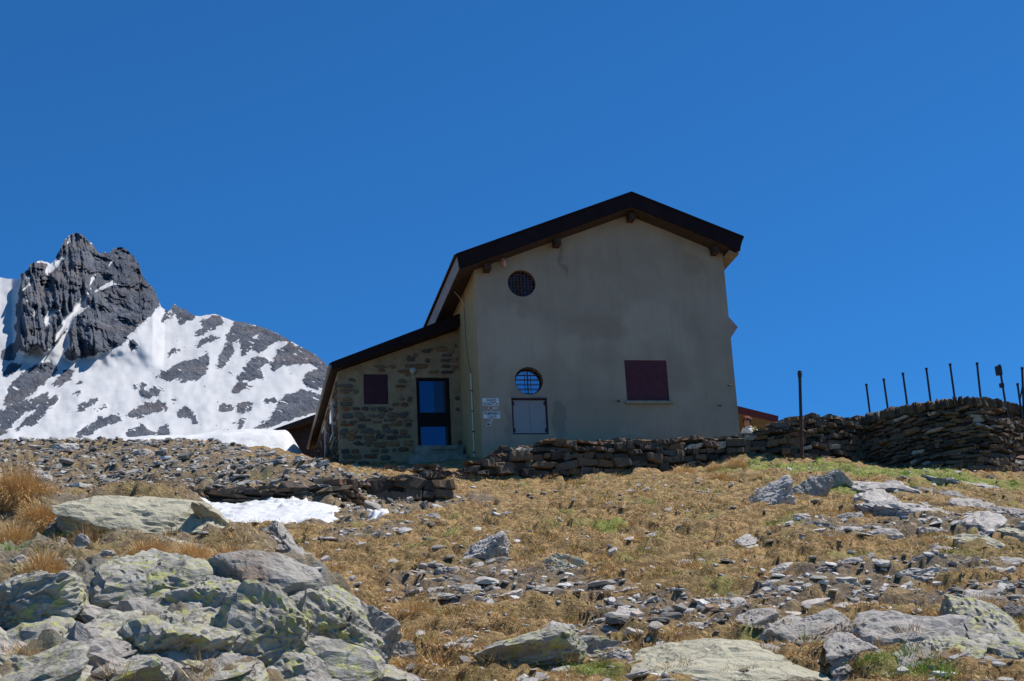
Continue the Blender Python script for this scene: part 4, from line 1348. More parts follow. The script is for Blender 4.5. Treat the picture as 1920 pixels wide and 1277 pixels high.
    # the two towers are steeper than the snow field: keep their feet forward
    tower = sstep(310, 285, Ug) * sstep(20, 45, Ug) * sstep(700, 640, Vg)
    D = D - tower * 60
    n3 = np.stack([Ug / 30., Vg / 42., Ug * 0], 1)
    tw = .6 + .4 * tower
    p1 = sstep(200, 165, Ug + (Vg - 560) * -.12)
    crag = 10 * np.abs(fbm(n3, 3, 3)) + 5 * fbm(np.stack([(Ug + Vg * .2) / 12., (Vg - Ug * .3) / 7., Ug * 0], 1), 4, 13) + 3.5 * np.abs(fbm(np.stack([Ug / 4.5, Vg / 3.5, Ug * 0], 1), 3, 15))
    ribs = 1 - np.abs(fbm(np.stack([(Ug - .12 * Vg) / 21., Vg / 120., Ug * 0], 1), 3, 23)) * 1.6
    face = fbm(np.stack([(Ug + Vg * .4) / 46., (Vg - Ug * .5) / 30., Ug * 0], 1), 2, 29)
    stepf = np.floor(face * 3.5) / 3.5 * .7 + face * .3
    D -= soft * tw * crag
    D -= soft * tower * (p1 * 42 * ribs + 30 * stepf)
    D += (1 - soft) * 14 * fbm(np.stack([Ug / 60., Vg / 60., Ug * 0], 1), 3, 7)
    d = (_F * FPX)[None] + CX[None] * (Ug - 960)[:, None] + CU[None] * (638.5 - Vg)[:, None]
    d = d / d[:, 1:2]
    V = d * D[:, None]
    # far side, falling away behind the ridge
    back = []
    top = V[:nu]
    for kk, (dy, dz) in enumerate([(900, -520), (420, -230), (150, -75), (40, -16)]):
        back.append(top + np.array([0, dy, dz])[None] * (1 + 0 * top))
    V = np.concatenate(back + [V])
    rk = np.concatenate([np.ones(nu) * .3] * 4 + [rk])
    rows = nt + 4
    idx = np.arange(nu * rows).reshape(rows, nu)
    q = np.stack([idx[:-1, :-1], idx[1:, :-1], idx[1:, 1:], idx[:-1, 1:]], -1).reshape(-1, 4)
    o = mesh_from("mountain", V, q, "mountain_rock_snow", smooth=False, attrs={"rock": rk})
    tag(o, kind="structure")
build_mountain()

# ------------------------------------------------------------------ the hut
def solid_cut(o, cutters):
    """boolean difference by temporary cutters, result baked into the mesh"""
    for c in cutters:
        m_ = o.modifiers.new("cut", 'BOOLEAN')
        m_.operation = 'DIFFERENCE'
        m_.solver = 'EXACT'
        m_.object = c
    dg = bpy.context.evaluated_depsgraph_get()
    dg.update()
    me = bpy.data.meshes.new_from_object(o.evaluated_get(dg))
    o.modifiers.clear()
    old = o.data
    o.data = me
    me.name = old.name
    for c in cutters:
        bpy.data.objects.remove(c)
    return o

def cyl(cx, cz, r, y0, y1, seg=56, rz=None):
    rz = rz or r
    mb = MB()
    mb.prism([(cx + r * math.cos(2 * math.pi * i / seg), cz + rz * math.sin(2 * math.pi * i / seg)) for i in range(seg)], y0, y1)
    return mb

hut = empty("mountain_hut", HO, TH, "tall plastered hut with dark gabled roof and round windows in its gable wall", "building")
W_ = 7.48
def zb(x):      # underside of the roof
    return 5.51 + .389 * x if x < 4.65 else 7.32 - .398 * (x - 4.65)
wall_mb = MB()
wall_mb.prism([(0, -1.6), (W_, -1.6), (W_, zb(W_) - .02), (4.65, zb(4.65) - .02), (0, zb(0) - .02)], 0, 9.6)
wall = wall_mb.build("wall", ["plaster_front", "plaster_side"])
c1 = cyl(1.365, 5.11, .405, -.5, .24).build("cutter", "iron_dark")
c2 = cyl(1.415, 2.205, .405, -.5, .26).build("cutter", "iron_dark")
mb = MB(); mb.box((.885, -.5, .655), (1.90, .10, 1.705)); c3 = mb.build("cutter", "iron_dark")
mb = MB(); mb.box((4.225, -.5, 1.61), (5.47, .06, 2.835)); c4 = mb.build("cutter", "iron_dark")
solid_cut(wall, [c1, c2, c3, c4])
wall.parent = hut
for p in wall.data.polygons:
    if abs(p.normal.x) > .9 and p.center.x < .01:
        p.material_index = 1
    else:
        p.material_index = 0

# roof: deck, boards and tiles
def roof_poly(dz_top, dz_bot, lx=0., rx=0.):
    tl, rt, rr = (-.58 - lx, 5.71 - .39 * lx), (4.65, 7.75), (7.94 + rx, 6.44 - .398 * rx)
    return [(tl[0] + .06, tl[1] - dz_bot), (rt[0], rt[1] - dz_bot), (rr[0] - .14, rr[1] - dz_bot), (rr[0], rr[1] - dz_top), (rt[0], rt[1] - dz_top), (tl[0], tl[1] - dz_top)]
mb = MB(); mb.prism(roof_poly(.07, .43, -.03, -.03), -.55, 9.9)
roof = mb.build("roof", ["roof_wood_dark"], hut)
mb = MB(); mb.prism(roof_poly(.0, .415, 0, 0), -.60, -.553)
for sx in (.9, 2.2, 3.5):
    zt = 5.71 + .39 * (sx + .58)
    mb.prism([(sx, zt - .41), (sx + .05, zt - .39), (sx + .05, zt + .014), (sx, zt - .006)], -.604, -.598)
for sx in (5.6, 6.8):
    zt = 7.75 - .398 * (sx - 4.65)
    mb.prism([(sx, zt - .41), (sx + .05, zt - .43), (sx + .05, zt - .026), (sx, zt - .006)], -.604, -.598)
mb.prism([(-.60, 5.70), (4.65, 7.748), (7.96, 6.43), (7.96, 6.475), (4.65, 7.795), (-.60, 5.745)], -.625, -.55)
mb.build("barge_board", ["roof_metal_dark"], roof)
mb = MB(); mb.add([(-.585, -.55, 5.66), (-.535, -.55, 5.30), (-.535, 9.9, 5.30), (-.585, 9.9, 5.66), (-.545, -.55, 5.66), (-.505, -.55, 5.32), (-.505, 9.9, 5.32), (-.545, 9.9, 5.66)],
      [(0, 1, 2, 3), (4, 7, 6, 5), (0, 4, 5, 1), (3, 2, 6, 7), (0, 3, 7, 4), (1, 5, 6, 2)])
mb.build("eave_board", ["eave_grey"], roof)
mb = MB(); mb.box((7.80, -.55, 6.05), (7.845, 9.9, 6.36))
mb.build("eave_board", ["eave_grey"], roof)
mb = MB(); mb.prism([(7.49, 6.02), (7.78, 5.93), (7.78, 5.95), (7.49, 6.06)], -.54, 9.6)
mb.build("soffit", ["soffit_grey"], roof)
def tiles(x0, z0, x1, z1, y0, y1, pitch=.21, amp=.04):
    ys = np.arange(y0, y1, pitch / 8)
    xs = np.linspace(x0, x1, 12)
    vs = []
    for i, x in enumerate(xs):
        f = i / 11
        for y in ys:
            ph = (y / pitch) % 1
            vs.append((x, y, z0 + (z1 - z0) * f + amp * abs(math.sin(math.pi * ph)) + .01 + .018 * ((i % 2))))
    n = len(ys)
    idx = np.arange(12 * n).reshape(12, n)
    up = np.stack([idx[:-1, :-1], idx[1:, :-1], idx[1:, 1:], idx[:-1, 1:]], -1).reshape(-1, 4)
    V = np.array(vs)
    V2 = V.copy(); V2[:, 2] -= .022
    lo = up[:, ::-1] + len(V)
    eg = np.stack([idx[0, :-1], idx[0, 1:], idx[0, 1:] + len(V), idx[0, :-1] + len(V)], -1)
    return np.concatenate([V, V2]), np.concatenate([up, lo, eg])
V, Fq = tiles(-.66, 5.68, 4.65, 7.72, -.55, 9.9)
mesh_from("tiles", V, Fq, "tile_brown", roof)
V, Fq = tiles(7.97, 6.39, 4.65, 7.71, -.55, 9.9)
mesh_from("tiles", V, Fq, "tile_brown", roof)
for bx in (.34, 2.42, 4.70, 7.18):
    mb = MB()
    zt = zb(bx) - .01
    mb.box((bx - .09, -.36, zt - .24), (bx + .09, .05, zt - .05))
    mb.box((bx - .13, -.30, zt - .05), (bx + .13, .05, zt + .0))
    mb.build("beam_end", ["roof_wood_dark"], hut)

def round_window(cx, cz, r, y, pane_mat, vb, hb, frame_y, label=None):
    mb = MB()
    seg = 48
    for i in range(seg):
        a0, a1 = 2 * math.pi * i / seg, 2 * math.pi * (i + 1) / seg
        ro, ri = r - .004, r - .05
        vs = []
        for (rr, yy) in ((ro, y), (ri, y), (ri, y + .05), (ro, y + .05)):
            for a in (a0, a1):
                vs.append((cx + rr * math.cos(a), yy, cz + rr * math.sin(a)))
        mb.add(vs, [(0, 1, 3, 2), (2, 3, 5, 4), (4, 5, 7, 6)])
    fr = mb.build("round_window", ["door_dark"], hut)
    if label:
        fr["label"] = label
    mb = cyl(cx, cz, r - .045, y + .02, y + .03)
    mb.build("pane", [pane_mat], fr)
    g = MB()
    ring = [(cx + (r - .012) * math.cos(2 * math.pi * i / 40), frame_y, cz + (r - .012) * math.sin(2 * math.pi * i / 40)) for i in range(41)]
    g.tube(ring, .011, 6, cap=False)
    for x in vb:
        h = math.sqrt(max(0, (r - .01) ** 2 - x * x))
        g.tube([(cx + x, frame_y, cz - h), (cx + x, frame_y, cz + h)], .010, 6)
    for z in hb:
        h = math.sqrt(max(0, (r - .01) ** 2 - z * z))
        g.tube([(cx - h, frame_y - .012, cz + z), (cx + h, frame_y - .012, cz + z)], .010, 6)
    g.build("grille", ["iron_rust"], fr)
    return fr
rw = round_window(1.365, 5.11, .405, .16, "glass_dim", [-.2, -.1, 0, .1, .2, .3, -.3], [-.27, -.18, -.09, 0, .09, .18, .27], .05, "upper round window with dark pane and centre mullion")
mb = MB(); mb.box((1.34, .13, 4.72), (1.40, .155, 5.50)); mb.box((1.24, .135, 4.74), (1.265, .155, 5.48))
mb.build("mullion", ["iron_rust"], rw)
rw = round_window(1.415, 2.205, .405, .19, "glass_mirror", [-.04, .055], [-.26, -.125, .015, .15, .28], .035, "lower round window reflecting blue sky")

# cabinet doors in the wall
mb = MB()
mb.box((.89, .01, .66), (.925, .075, 1.70)); mb.box((1.86, .01, .66), (1.895, .075, 1.70)); mb.box((.925, .01, .66), (1.86, .075, .69)); mb.box((.89, -.03, 1.655), (1.895, .075, 1.70))
cab = mb.build("meter_cabinet", ["shutter_dark_maroon"], hut)
mb = MB(); mb.box((.93, .03, .695), (1.385, .06, 1.645)); mb.build("door", ["cabinet_grey"], cab)
mb = MB(); mb.box((1.392, .03, .695), (1.845, .06, 1.645)); mb.build("door", ["cabinet_grey"], cab)
for (hx, hz) in ((.945, 1.55), (.945, .78), (1.825, 1.55), (1.825, .78)):
    mb = MB(); mb.box((hx - .018, .012, hz - .05), (hx + .018, .029, hz + .05)); mb.build("hinge", ["iron_dark"], cab)

# maroon shutter and its sill
mb = MB(); mb.box((4.235, .012, 1.625), (5.455, .055, 2.825))
sh = mb.build("shutter", ["shutter_maroon"], hut)
mb = MB()
for i in range(14):
    mb.box((4.27, .004, 1.655 + i * .083), (5.42, .0115, 1.722 + i * .083))
mb.build("shutter_boards", ["shutter_maroon"], sh)
mb = MB(); mb.box((4.17, -.11, 1.525), (5.58, .055, 1.605))
mb.build("window_sill", ["sill_stone"], hut)
for (hx, hz) in ((7.27, 2.09), (6.91, 1.50), (3.94, 1.62)):
    mb = MB(); mb.tube([(hx, .01, hz), (hx, -.07, hz), (hx + .05, -.09, hz - .05)], .018, 8); mb.build("wall_hook", ["iron_dark"], hut)
for (hx, hz) in ((6.4, 3.6), (3.2, 1.5)):
    pass
mb = MB(); mb.tube([(.83, .02, 5.74), (.83, -.12, 5.78), (.85, -.16, 5.70), (.87, -.15, 5.55)], [.055, .06, .06, .05], 10); mb.build("vent_pipe", ["pipe_pink"], hut)
# cable and white conduit on the side wall
mb = MB(); mb.tube([(-.02, 1.8, 5.4), (-.02, 1.73, 3.9), (-.02, 1.45, 3.05), (-.03, 1.18, 2.86), (-.02, 1.08, 2.74)], .007, 6)
mb.build("cable", ["iron_dark"], hut)
mb = MB(); mb.tube([(-.035, 1.08, 2.74), (-.035, 1.09, -.2)], .022, 8)
cp = mb.build("conduit", ["pipe_white"], hut)
for z in (.4, 1.0, 1.6, 2.2):
    mb = MB(); mb.box((-.065, 1.055, z), (-.004, 1.125, z + .03)); mb.build("clip", ["iron_dark"], cp)
mb = MB(); mb.tube([(-.03, 1.5, 4.9), (-.25, 1.4, 5.2), (-.4, 1.2, 5.25)], .008, 6); mb.build("cable", ["pipe_white"], hut)

# small canopy high on the hidden right side wall
mb = MB(); mb.prism([(W_ + .003, 5.20), (W_ + .003, 4.50), (8.58, 4.52), (8.84, 4.88), (8.60, 5.18)], 3.0, 4.2)
mb.build("canopy", ["eave_grey"], hut)

# low annex seen past the right corner: roof slab and wall
ra = empty("low_annex", hw(9.4, 8, 1.0), TH, "low annex with red edged lean-to roof behind the right corner of the hut", "building")
off = (9.4, 8, 1.0)
mb = MB(); mb.prism([(W_ + .02, 3.46), (11.0, 2.60), (11.03, 2.66), (W_ + .02, 3.55)], 6.05, 10.5)
rr_ = mb.build("roof", ["soffit_grey"], ra, off=off)
mb = MB(); mb.prism([(W_ + .02, 3.45), (11.01, 2.585), (11.05, 2.81), (W_ + .02, 3.69)], 5.99, 6.045); mb.build("barge_board", ["roof_red"], rr_, off=off)
mb = MB(); mb.prism([(W_ + .02, 3.56), (11.04, 2.67), (11.05, 2.80), (W_ + .02, 3.68)], 6.05, 10.5); mb.build("tiles", ["roof_red"], rr_, off=off)
mb = MB(); mb.prism([(W_ + .02, -.5), (9.0, -.5), (9.0, 3.04), (W_ + .02, 3.44)], 8.6, 10.3); mb.build("wall", ["plaster_front"], ra, off=off)

# ------------------------------------------------------------------ the stone annex
AX0, AY0 = -3.66, 3.10
off = (-1.9, AY0, .4)
an = empty("stone_annex", hw(*off), TH, "low stone annex with lean-to roof and glazed door against the hut's left side", "building")
def azb(x):
    return 4.715 + .366 * x
def stonework():
    mb = MB()
    mb.prism([(AX0, -.6), (-.004, -.6), (-.004, azb(0)), (AX0, azb(AX0))], AY0, 12.2, 0)
    o = mb.build("wall", ["mortar", "annex_stone"], None, off=off)
    c1 = MB(); c1.box((-2.90, AY0 - .5, 2.38), (-2.18, AY0 + .12, 3.30)); c1 = c1.build("cutter", "mortar", off=off)
    c2 = MB(); c2.box((-1.335, AY0 - .5, .99), (-.335, AY0 + .16, 3.205)); c2 = c2.build("cutter", "mortar", off=off)
    solid_cut(o, [c1, c2])
    V = [tuple(v.co) for v in o.data.vertices]
    Fs = [tuple(p.vertices) for p in o.data.polygons]
    mi = [0] * len(Fs)
    tint = [.3] * len(V)
    r = random.Random(5)
    protos_ = [rock_shape(3, 7000 + i * 11, (1, 1, 1), "box" if i % 3 else "block", .16) for i in range(16)]
    def lay(fun, s0, s1, z0, z1, blocked):
        z = z0
        while z < z1:
            h = r.uniform(.08, .22)
            s = s0 + r.uniform(0, .1)
            while s < s1 - .06:
                L = min(r.uniform(.12, .50) * (1 if h > .14 else .9), s1 - s - .02)
                hh = h * r.uniform(.6, 1.05)
                cs, cz = s + L / 2, z + h / 2 + r.uniform(-.035, .035)
                if L > .09 and r.random() < (.93 if cz < 3.3 else .62) and not blocked(cs, cz, L / 2, hh / 2):
                    P, Fc = protos_[r.randrange(16)]
                    b = len(V)
                    tt = r.random()
                    for p in P:
                        V.append(fun(cs + p[0] * L / 2 * 1.12, cz + p[2] * hh / 2 * 1.12, p[1] * .055))
                        tint.append(tt)
                    for f in Fc:
                        Fs.append(tuple(int(i) + b for i in f)); mi.append(1)
                s += L + r.uniform(.02, .08)
            z += h + r.uniform(.01, .04)
    ox, oy, oz = off
    def bf(cs, cz, hl, hh):
        if cz + hh > azb(cs - hl) - .12:
            return True
        for (a, b, c, d) in ((-2.98, -2.10, 2.32, 3.36), (-1.42, -.26, .85, 3.30)):
            if cs + hl > a and cs - hl < b and cz + hh > c and cz - hh < d:
                return True
        return False
    lay(lambda s, z, d: (s - ox, AY0 - d - oy - .005, z - oz), AX0 + .03, -.04, .35, 4.8, bf)
    def bl(cs, cz, hl, hh):
        if cz + hh > azb(AX0) - .08:
            return True
        for (a, b) in ((4.6, 5.7), (7.6, 8.7)):
            if cs + hl > a and cs - hl < b and cz > 1.7 and cz < 3.2:
                return True
        return False
    lay(lambda s, z, d: (AX0 - d - ox + .0, s - oy, z - oz), AY0 + .05, 12., .5, 3.6, bl)
    me = bpy.data.objects["wall"] if False else o
    bpy.data.objects.remove(o)
    o = mesh_from("wall", np.array(V), Fs, ["mortar", "annex_stone"], an, False, mi, {"tint": tint})
    return o
stonework()
mb = MB(); mb.prism([(-3.83, 3.36), (-.006, 4.745), (-.006, 4.98), (-3.85, 3.50)], 2.75, 12.6)
aroof = mb.build("roof", ["roof_wood_dark"], an, off=off)
mb = MB(); mb.prism([(-3.84, 3.31), (-.006, 4.71), (-.006, 5.10), (-3.88, 3.54)], 2.70, 2.748); mb.build("barge_board", ["roof_metal_dark"], aroof, off=off)
V, Fq = tiles(-3.93, 3.49, -.008, 5.02, 2.755, 12.6)
mesh_from("tiles", V - np.array(off), Fq, "tile_brown", aroof)
mb = MB(); mb.tube([(-3.90, 2.72, 3.42), (-3.90, 12.6, 3.42)], .05, 8); mb.build("gutter", ["eave_grey"], aroof, smooth=True, off=off)
# shutter
mb = MB(); mb.box((-2.885, AY0 + .01, 2.395), (-2.195, AY0 + .06, 3.285))
sh = mb.build("shutter", ["shutter_dark_maroon"], an, off=off)
mb = MB()
for i in range(9):
    mb.box((-2.86, AY0 + .002, 2.41 + i * .095), (-2.22, AY0 + .0095, 2.485 + i * .095))
mb.build("shutter_boards", ["shutter_dark_maroon"], sh, off=off)
# side windows
for yy in (5.15, 8.15):
    mb = MB(); mb.box((AX0 - .05, yy - .42, 1.85), (AX0 + .02, yy + .42, 2.95)); wf = mb.build("window", ["pipe_white"], an, off=off)
    mb = MB(); mb.box((AX0 - .062, yy - .32, 1.95), (AX0 - .052, yy + .32, 2.85)); mb.build("pane", ["glass_dim"], wf, off=off)
# glazed door
dx0, dx1, dz0, dz1, dy = -1.33, -.34, 1.0, 3.2, AY0 + .05
mb = MB()
mb.box((dx0, dy, dz0), (dx0 + .09, dy + .07, dz1)); mb.box((dx1 - .09, dy, dz0), (dx1, dy + .07, dz1))
mb.box((dx0 + .09, dy, dz1 - .08), (dx1 - .09, dy + .07, dz1)); mb.box((dx0 + .09, dy, dz0), (dx1 - .09, dy + .07, dz0 + .14)); mb.box((dx0 + .09, dy, 1.72), (dx1 - .09, dy + .07, 2.14))
dr = mb.build("door", ["door_dark"], an, off=off)
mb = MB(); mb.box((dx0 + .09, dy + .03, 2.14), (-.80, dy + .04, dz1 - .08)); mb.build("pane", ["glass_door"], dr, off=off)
mb = MB(); mb.box((-.797, dy + .03, 2.14), (dx1 - .09, dy + .04, dz1 - .08)); mb.build("pane", ["glass_dim"], dr, off=off)  # darker half painted in for the hut side wall mirrored in the glass
mb = MB(); mb.box((dx0 + .09, dy + .03, dz0 + .14), (dx1 - .09, dy + .04, 1.72)); mb.build("pane", ["glass_door"], dr, off=off)
mb = MB(); mb.tube([(dx0 + .06, dy - .05, 2.0), (dx0 + .06, dy - .05, 1.86), (dx0 + .06, dy, 1.86)], .014, 6); mb.build("handle", ["iron_dark"], dr, off=off)
mb = MB(); mb.box((-1.5, AY0 - .55, .60), (-.1, AY0 - .004, .99)); mb.box((-1.05, AY0 - .60, .86), (-.3, AY0 - .552, .94)); mb.box((-1.75, AY0 - 1.0, -.3), (-.06, AY0 - .605, .62)); mb.build("door_step", ["concrete"], an, off=off)
# round wall lamp
mb = MB()
prof = [(0, -.13), (.05, -.125), (.09, -.10), (.105, -.06), (.09, -.03), (.05, -.02), (.05, .0)]
seg = 20
vs = [(-1.43 + r_ * math.cos(2 * math.pi * k_ / seg), AY0 + y_, 3.40 + r_ * math.sin(2 * math.pi * k_ / seg)) for r_, y_ in prof for k_ in range(seg)]
fs = [(i * seg + k_, i * seg + (k_ + 1) % seg, (i + 1) * seg + (k_ + 1) % seg, (i + 1) * seg + k_) for i in range(len(prof) - 1) for k_ in range(seg)]
mb.add(vs, fs); wl = mb.build("wall_lamp", ["lamp_white"], an, smooth=True, off=off)
mb = MB(); mb.tube([(-1.43, AY0 - .03, 3.31), (-1.43, AY0 - .03, 3.12)], .012, 6); mb.build("cable", ["pipe_white"], wl, off=off)

# shed behind the annex
off = (-4.5, 15.5, 3.6)
sd = empty("shed", hw(*off), TH, "dark shed roof poking out behind the far end of the stone annex", "shed")
mb = MB(); mb.prism([(-5.05, 4.30), (-3.3, 4.93), (-3.3, 5.12), (-5.08, 4.46)], 14.0, 17.5); mb.build("roof", ["roof_wood_dark"], sd, off=off)
mb = MB(); mb.prism([(-4.75, 2.4), (-3.2, 2.4), (-3.2, 4.95), (-4.75, 4.40)], 14.5, 17.3); mb.build("wall", ["roof_wood_dark"], sd, off=off)

# ------------------------------------------------------------------ trail signs
def text_mesh(name, body, tw, th_, mat, parent, loc, align='CENTER'):
    cu = bpy.data.curves.new(name, 'FONT')
    cu.body = body
    cu.size = .1
    cu.align_x = align
    cu.align_y = 'CENTER'
    cu.extrude = .002
    cu.offset = .0012
    cu.resolution_u = 3
    cu.space_character = 1.05
    tmp = bpy.data.objects.new(name, cu)
    COL.objects.link(tmp)
    dg = bpy.context.evaluated_depsgraph_get()
    dg.update()
    me = bpy.data.meshes.new_from_object(tmp.evaluated_get(dg))
    bpy.data.objects.remove(tmp)
    co = np.array([v.co[:] for v in me.vertices])
    lo, hi = co.min(0), co.max(0)
    co[:, 0] = (co[:, 0] - (lo[0] + hi[0]) / 2) * tw / (hi[0] - lo[0])
    co[:, 1] = (co[:, 1] - (lo[1] + hi[1]) / 2) * th_ / (hi[1] - lo[1])
    me.vertices.foreach_set("co", co.ravel())
    me.materials.clear()
    me.materials.append(M[mat])
    o = bpy.data.objects.new(name, me)
    COL.objects.link(o)
    o.parent = parent
    o.rotation_euler = (math.pi / 2, 0, 0)
    o.location = loc
    return o

def trail_sign(x0, x1, z0, z1, lines, label, arrow_c, arrow_ang):
    cx, cz = (x0 + x1) / 2, (z0 + z1) / 2
    e = empty("trail_sign", hw(cx, -.012, cz), TH, label, "sign", "trail signs painted on the hut")
    w, h = (x1 - x0) / 2, (z1 - z0) / 2
    mb = MB(); mb.box((-w, -.006, -h), (w, .010, h)); mb.build("plate", ["sign_white"], e)
    for i, (tx, dx, tw) in enumerate(lines):
        text_mesh("lettering", tx, tw, .076, "sign_black", e, (dx, -.009, h * (.44 - .92 * i)))
    # arrow: white shaft outline, dark red head
    ax, az = arrow_c[0] - cx, arrow_c[1] - cz
    ca, sa = math.cos(arrow_ang), math.sin(arrow_ang)
    tr = lambda p: (ax + p[0] * ca - p[1] * sa, az + p[0] * sa + p[1] * ca)
    mb = MB()
    shaft = [(-.02, -.03), (.14, -.03), (.14, .03), (-.02, .03)]
    mb.prism([tr(p) for p in shaft], -.003, .010, 0)
    mb.prism([tr(p) for p in [(-.13, 0), (-.01, -.075), (-.01, .075)]], -.0045, .010, 0)
    mb.prism([tr(p) for p in [(-.105, 0), (-.018, -.05), (-.018, .05)]], -.0075, -.0048, 1)
    mb.prism([tr(p) for p in [(.0, -.013), (.125, -.013), (.125, .013), (.0, .013)]], -.0058, -.0033, 2)
    mb.build("arrow", ["sign_white", "sign_red", "plaster_front"], e)
trail_sign(.06, .525, 1.475, 1.685, [("PASSO", .03, .26), ("SCALETTA", 0, .41)], "white sign reading PASSO SCALETTA with an arrow pointing left", (.34, 1.405), 0.)
trail_sign(.07, .545, 1.105, 1.305, [("FIUMENERO", 0, .43), ("CALVI", 0, .24)], "white sign reading FIUMENERO CALVI with an arrow pointing down left", (.225, .97), math.radians(48))

# ------------------------------------------------------------------ dry stone walls
WP = [wall_block(8000 + i * 17) for i in range(28)]
def dry_wall(name, path, label, hrow=(.07, .17), lrow=(.16, .55), thick=.45, cope=None, seed=1, cat="stone wall", flatcap=True, proud=.055, front=-1):
    """path: list of (x, y, zbase, ztop) along the face seen from the slope; stones laid in rough courses"""
    r = random.Random(seed)
    P = np.array(path, float)
    # resample with smooth curve
    seg = np.concatenate([[0], np.cumsum(np.hypot(np.diff(P[:, 0]), np.diff(P[:, 1])))])
    L = seg[-1]
    n = max(12, int(L / .12))
    s = np.linspace(0, L, n)
    Q = np.stack([np.interp(s, seg, P[:, k]) for k in range(4)], 1)
    for _ in range(10):
        Q[1:-1] = (Q[:-2] + 2 * Q[1:-1] + Q[2:]) / 4
    T = np.gradient(Q[:, :2], axis=0)
    T /= np.linalg.norm(T, axis=1)[:, None]
    Nn = np.stack([T[:, 1], -T[:, 0]], 1) * (1 if front == -1 else -1)     # towards the viewer
    def frame(sv):
        q = [np.interp(sv, s, Q[:, k]) for k in range(4)]
        t_ = np.array([np.interp(sv, s, T[:, 0]), np.interp(sv, s, T[:, 1])])
        n_ = np.array([np.interp(sv, s, Nn[:, 0]), np.interp(sv, s, Nn[:, 1])])
        return q, t_, n_
    V, Fs, tint, mi = [], [], [], []
    b = 0
    def stone(sv, z, hl, hh, hd, out, tt, tilt=0.):
        nonlocal b
        q, t_, n_ = frame(sv)
        Pm, Fc = WP[r.randrange(28)]
        fl = r.choice([-1, 1])
        lx, lz = Pm[:, 0] * hl * 1.0 * fl, Pm[:, 2] * hh * 1.0
        ct, st = math.cos(tilt), math.sin(tilt)
        lx, lz = lx * ct - lz * st, lx * st + lz * ct
        ly = Pm[:, 1] * hd
        px = q[0] + t_[0] * lx + n_[0] * (out - hd * .8 + ly)
        py = q[1] + t_[1] * lx + n_[1] * (out - hd * .8 + ly)
        V.append(np.stack([px, py, z + lz], 1))
        f = Fc if fl == 1 else Fc[:, ::-1]
        Fs.append(f + b)
        tint.append(np.full(len(Pm), tt))
        b += len(Pm)
    zlo, zhi = Q[:, 2].min() - .15, Q[:, 3].max()
    z = zlo
    while z < zhi + .1:
        h = r.uniform(*hrow)
        sv = r.uniform(-.2, 0)
        while sv < L:
            l = r.uniform(*lrow) * (.7 + .6 * (h - hrow[0]) / (hrow[1] - hrow[0] + 1e-6))
            c = sv + l / 2
            zc = z + h / 2 + r.uniform(-.045, .045) + .04 * math.sin(c * 1.3 + z * 3)
            q, _, _ = frame(min(max(c, 0), L))
            if q[2] - .2 < zc < q[3] - (0. if cope is None else cope * .9) - h * .3:
                stone(c, zc, l / 2, h / 2 * r.uniform(.62, 1.2), r.uniform(.09, .18), r.uniform(-.06, proud), min(1, max(0, r.gauss(.42, .3))), r.gauss(0, .11))
            sv += l * r.uniform(.96, 1.04)
        z += h * .97
    # top row
    sv = 0.
    while sv < L:
        q, _, _ = frame(sv)
        if cope:
            l = r.uniform(.05, .13)
            stone(sv, q[3] - cope / 2 + r.uniform(-.03, .03), l / 2, cope / 2 * r.uniform(.9, 1.12), .2, r.uniform(.0, .05), r.gauss(.5, .2), r.gauss(.03, .10))
            sv += l * .95
        elif flatcap:
            for k_ in range(2):
                l = r.uniform(.2, .6)
                stone(sv + k_ * .1, q[3] + r.uniform(-.05, .06), l / 2, r.uniform(.025, .07), r.uniform(.15, .3), r.uniform(-.25, .04), min(1, max(0, r.gauss(.62, .25))), r.gauss(0, .12))
            sv += l * .75
        else:
            sv += 1
    nst = sum(len(f) for f in Fs)
    # dark heart behind the stones
    core = []
    for i in range(n):
        x_, y_, z0_, z1_ = Q[i]
        z1_ -= .05 + (0 if cope is None else .06)
        for (dd, zz_) in ((-.09, z0_ - .5), (-.09, z1_), (-thick, z1_), (-thick, z0_ - .5)):
            core.append((x_ + Nn[i, 0] * dd, y_ + Nn[i, 1] * dd, zz_))
    cf = []
    for i in range(n - 1):
        for k_ in range(4):
            a, c = i * 4 + k_, i * 4 + (k_ + 1) % 4
            cf.append((a, c, c + 4)); cf.append((a, c + 4, a + 4))
    cf += [(0, 2, 1), (0, 3, 2), (4 * n - 4, 4 * n - 3, 4 * n - 2), (4 * n - 4, 4 * n - 2, 4 * n - 1)]
    Vall = np.concatenate(V + [np.array(core)])
    Fall = np.concatenate(Fs + [np.array(cf) + b])
    tall = np.concatenate(tint + [np.full(len(core), .2)])
    mi = np.concatenate([np.zeros(nst, int), np.ones(len(cf), int)])
    o = mesh_from(name, Vall, Fall, ["wall_stone", "wall_gap"], None, False, mi, {"tint": tall})
    tag(o, label, cat)
    return o

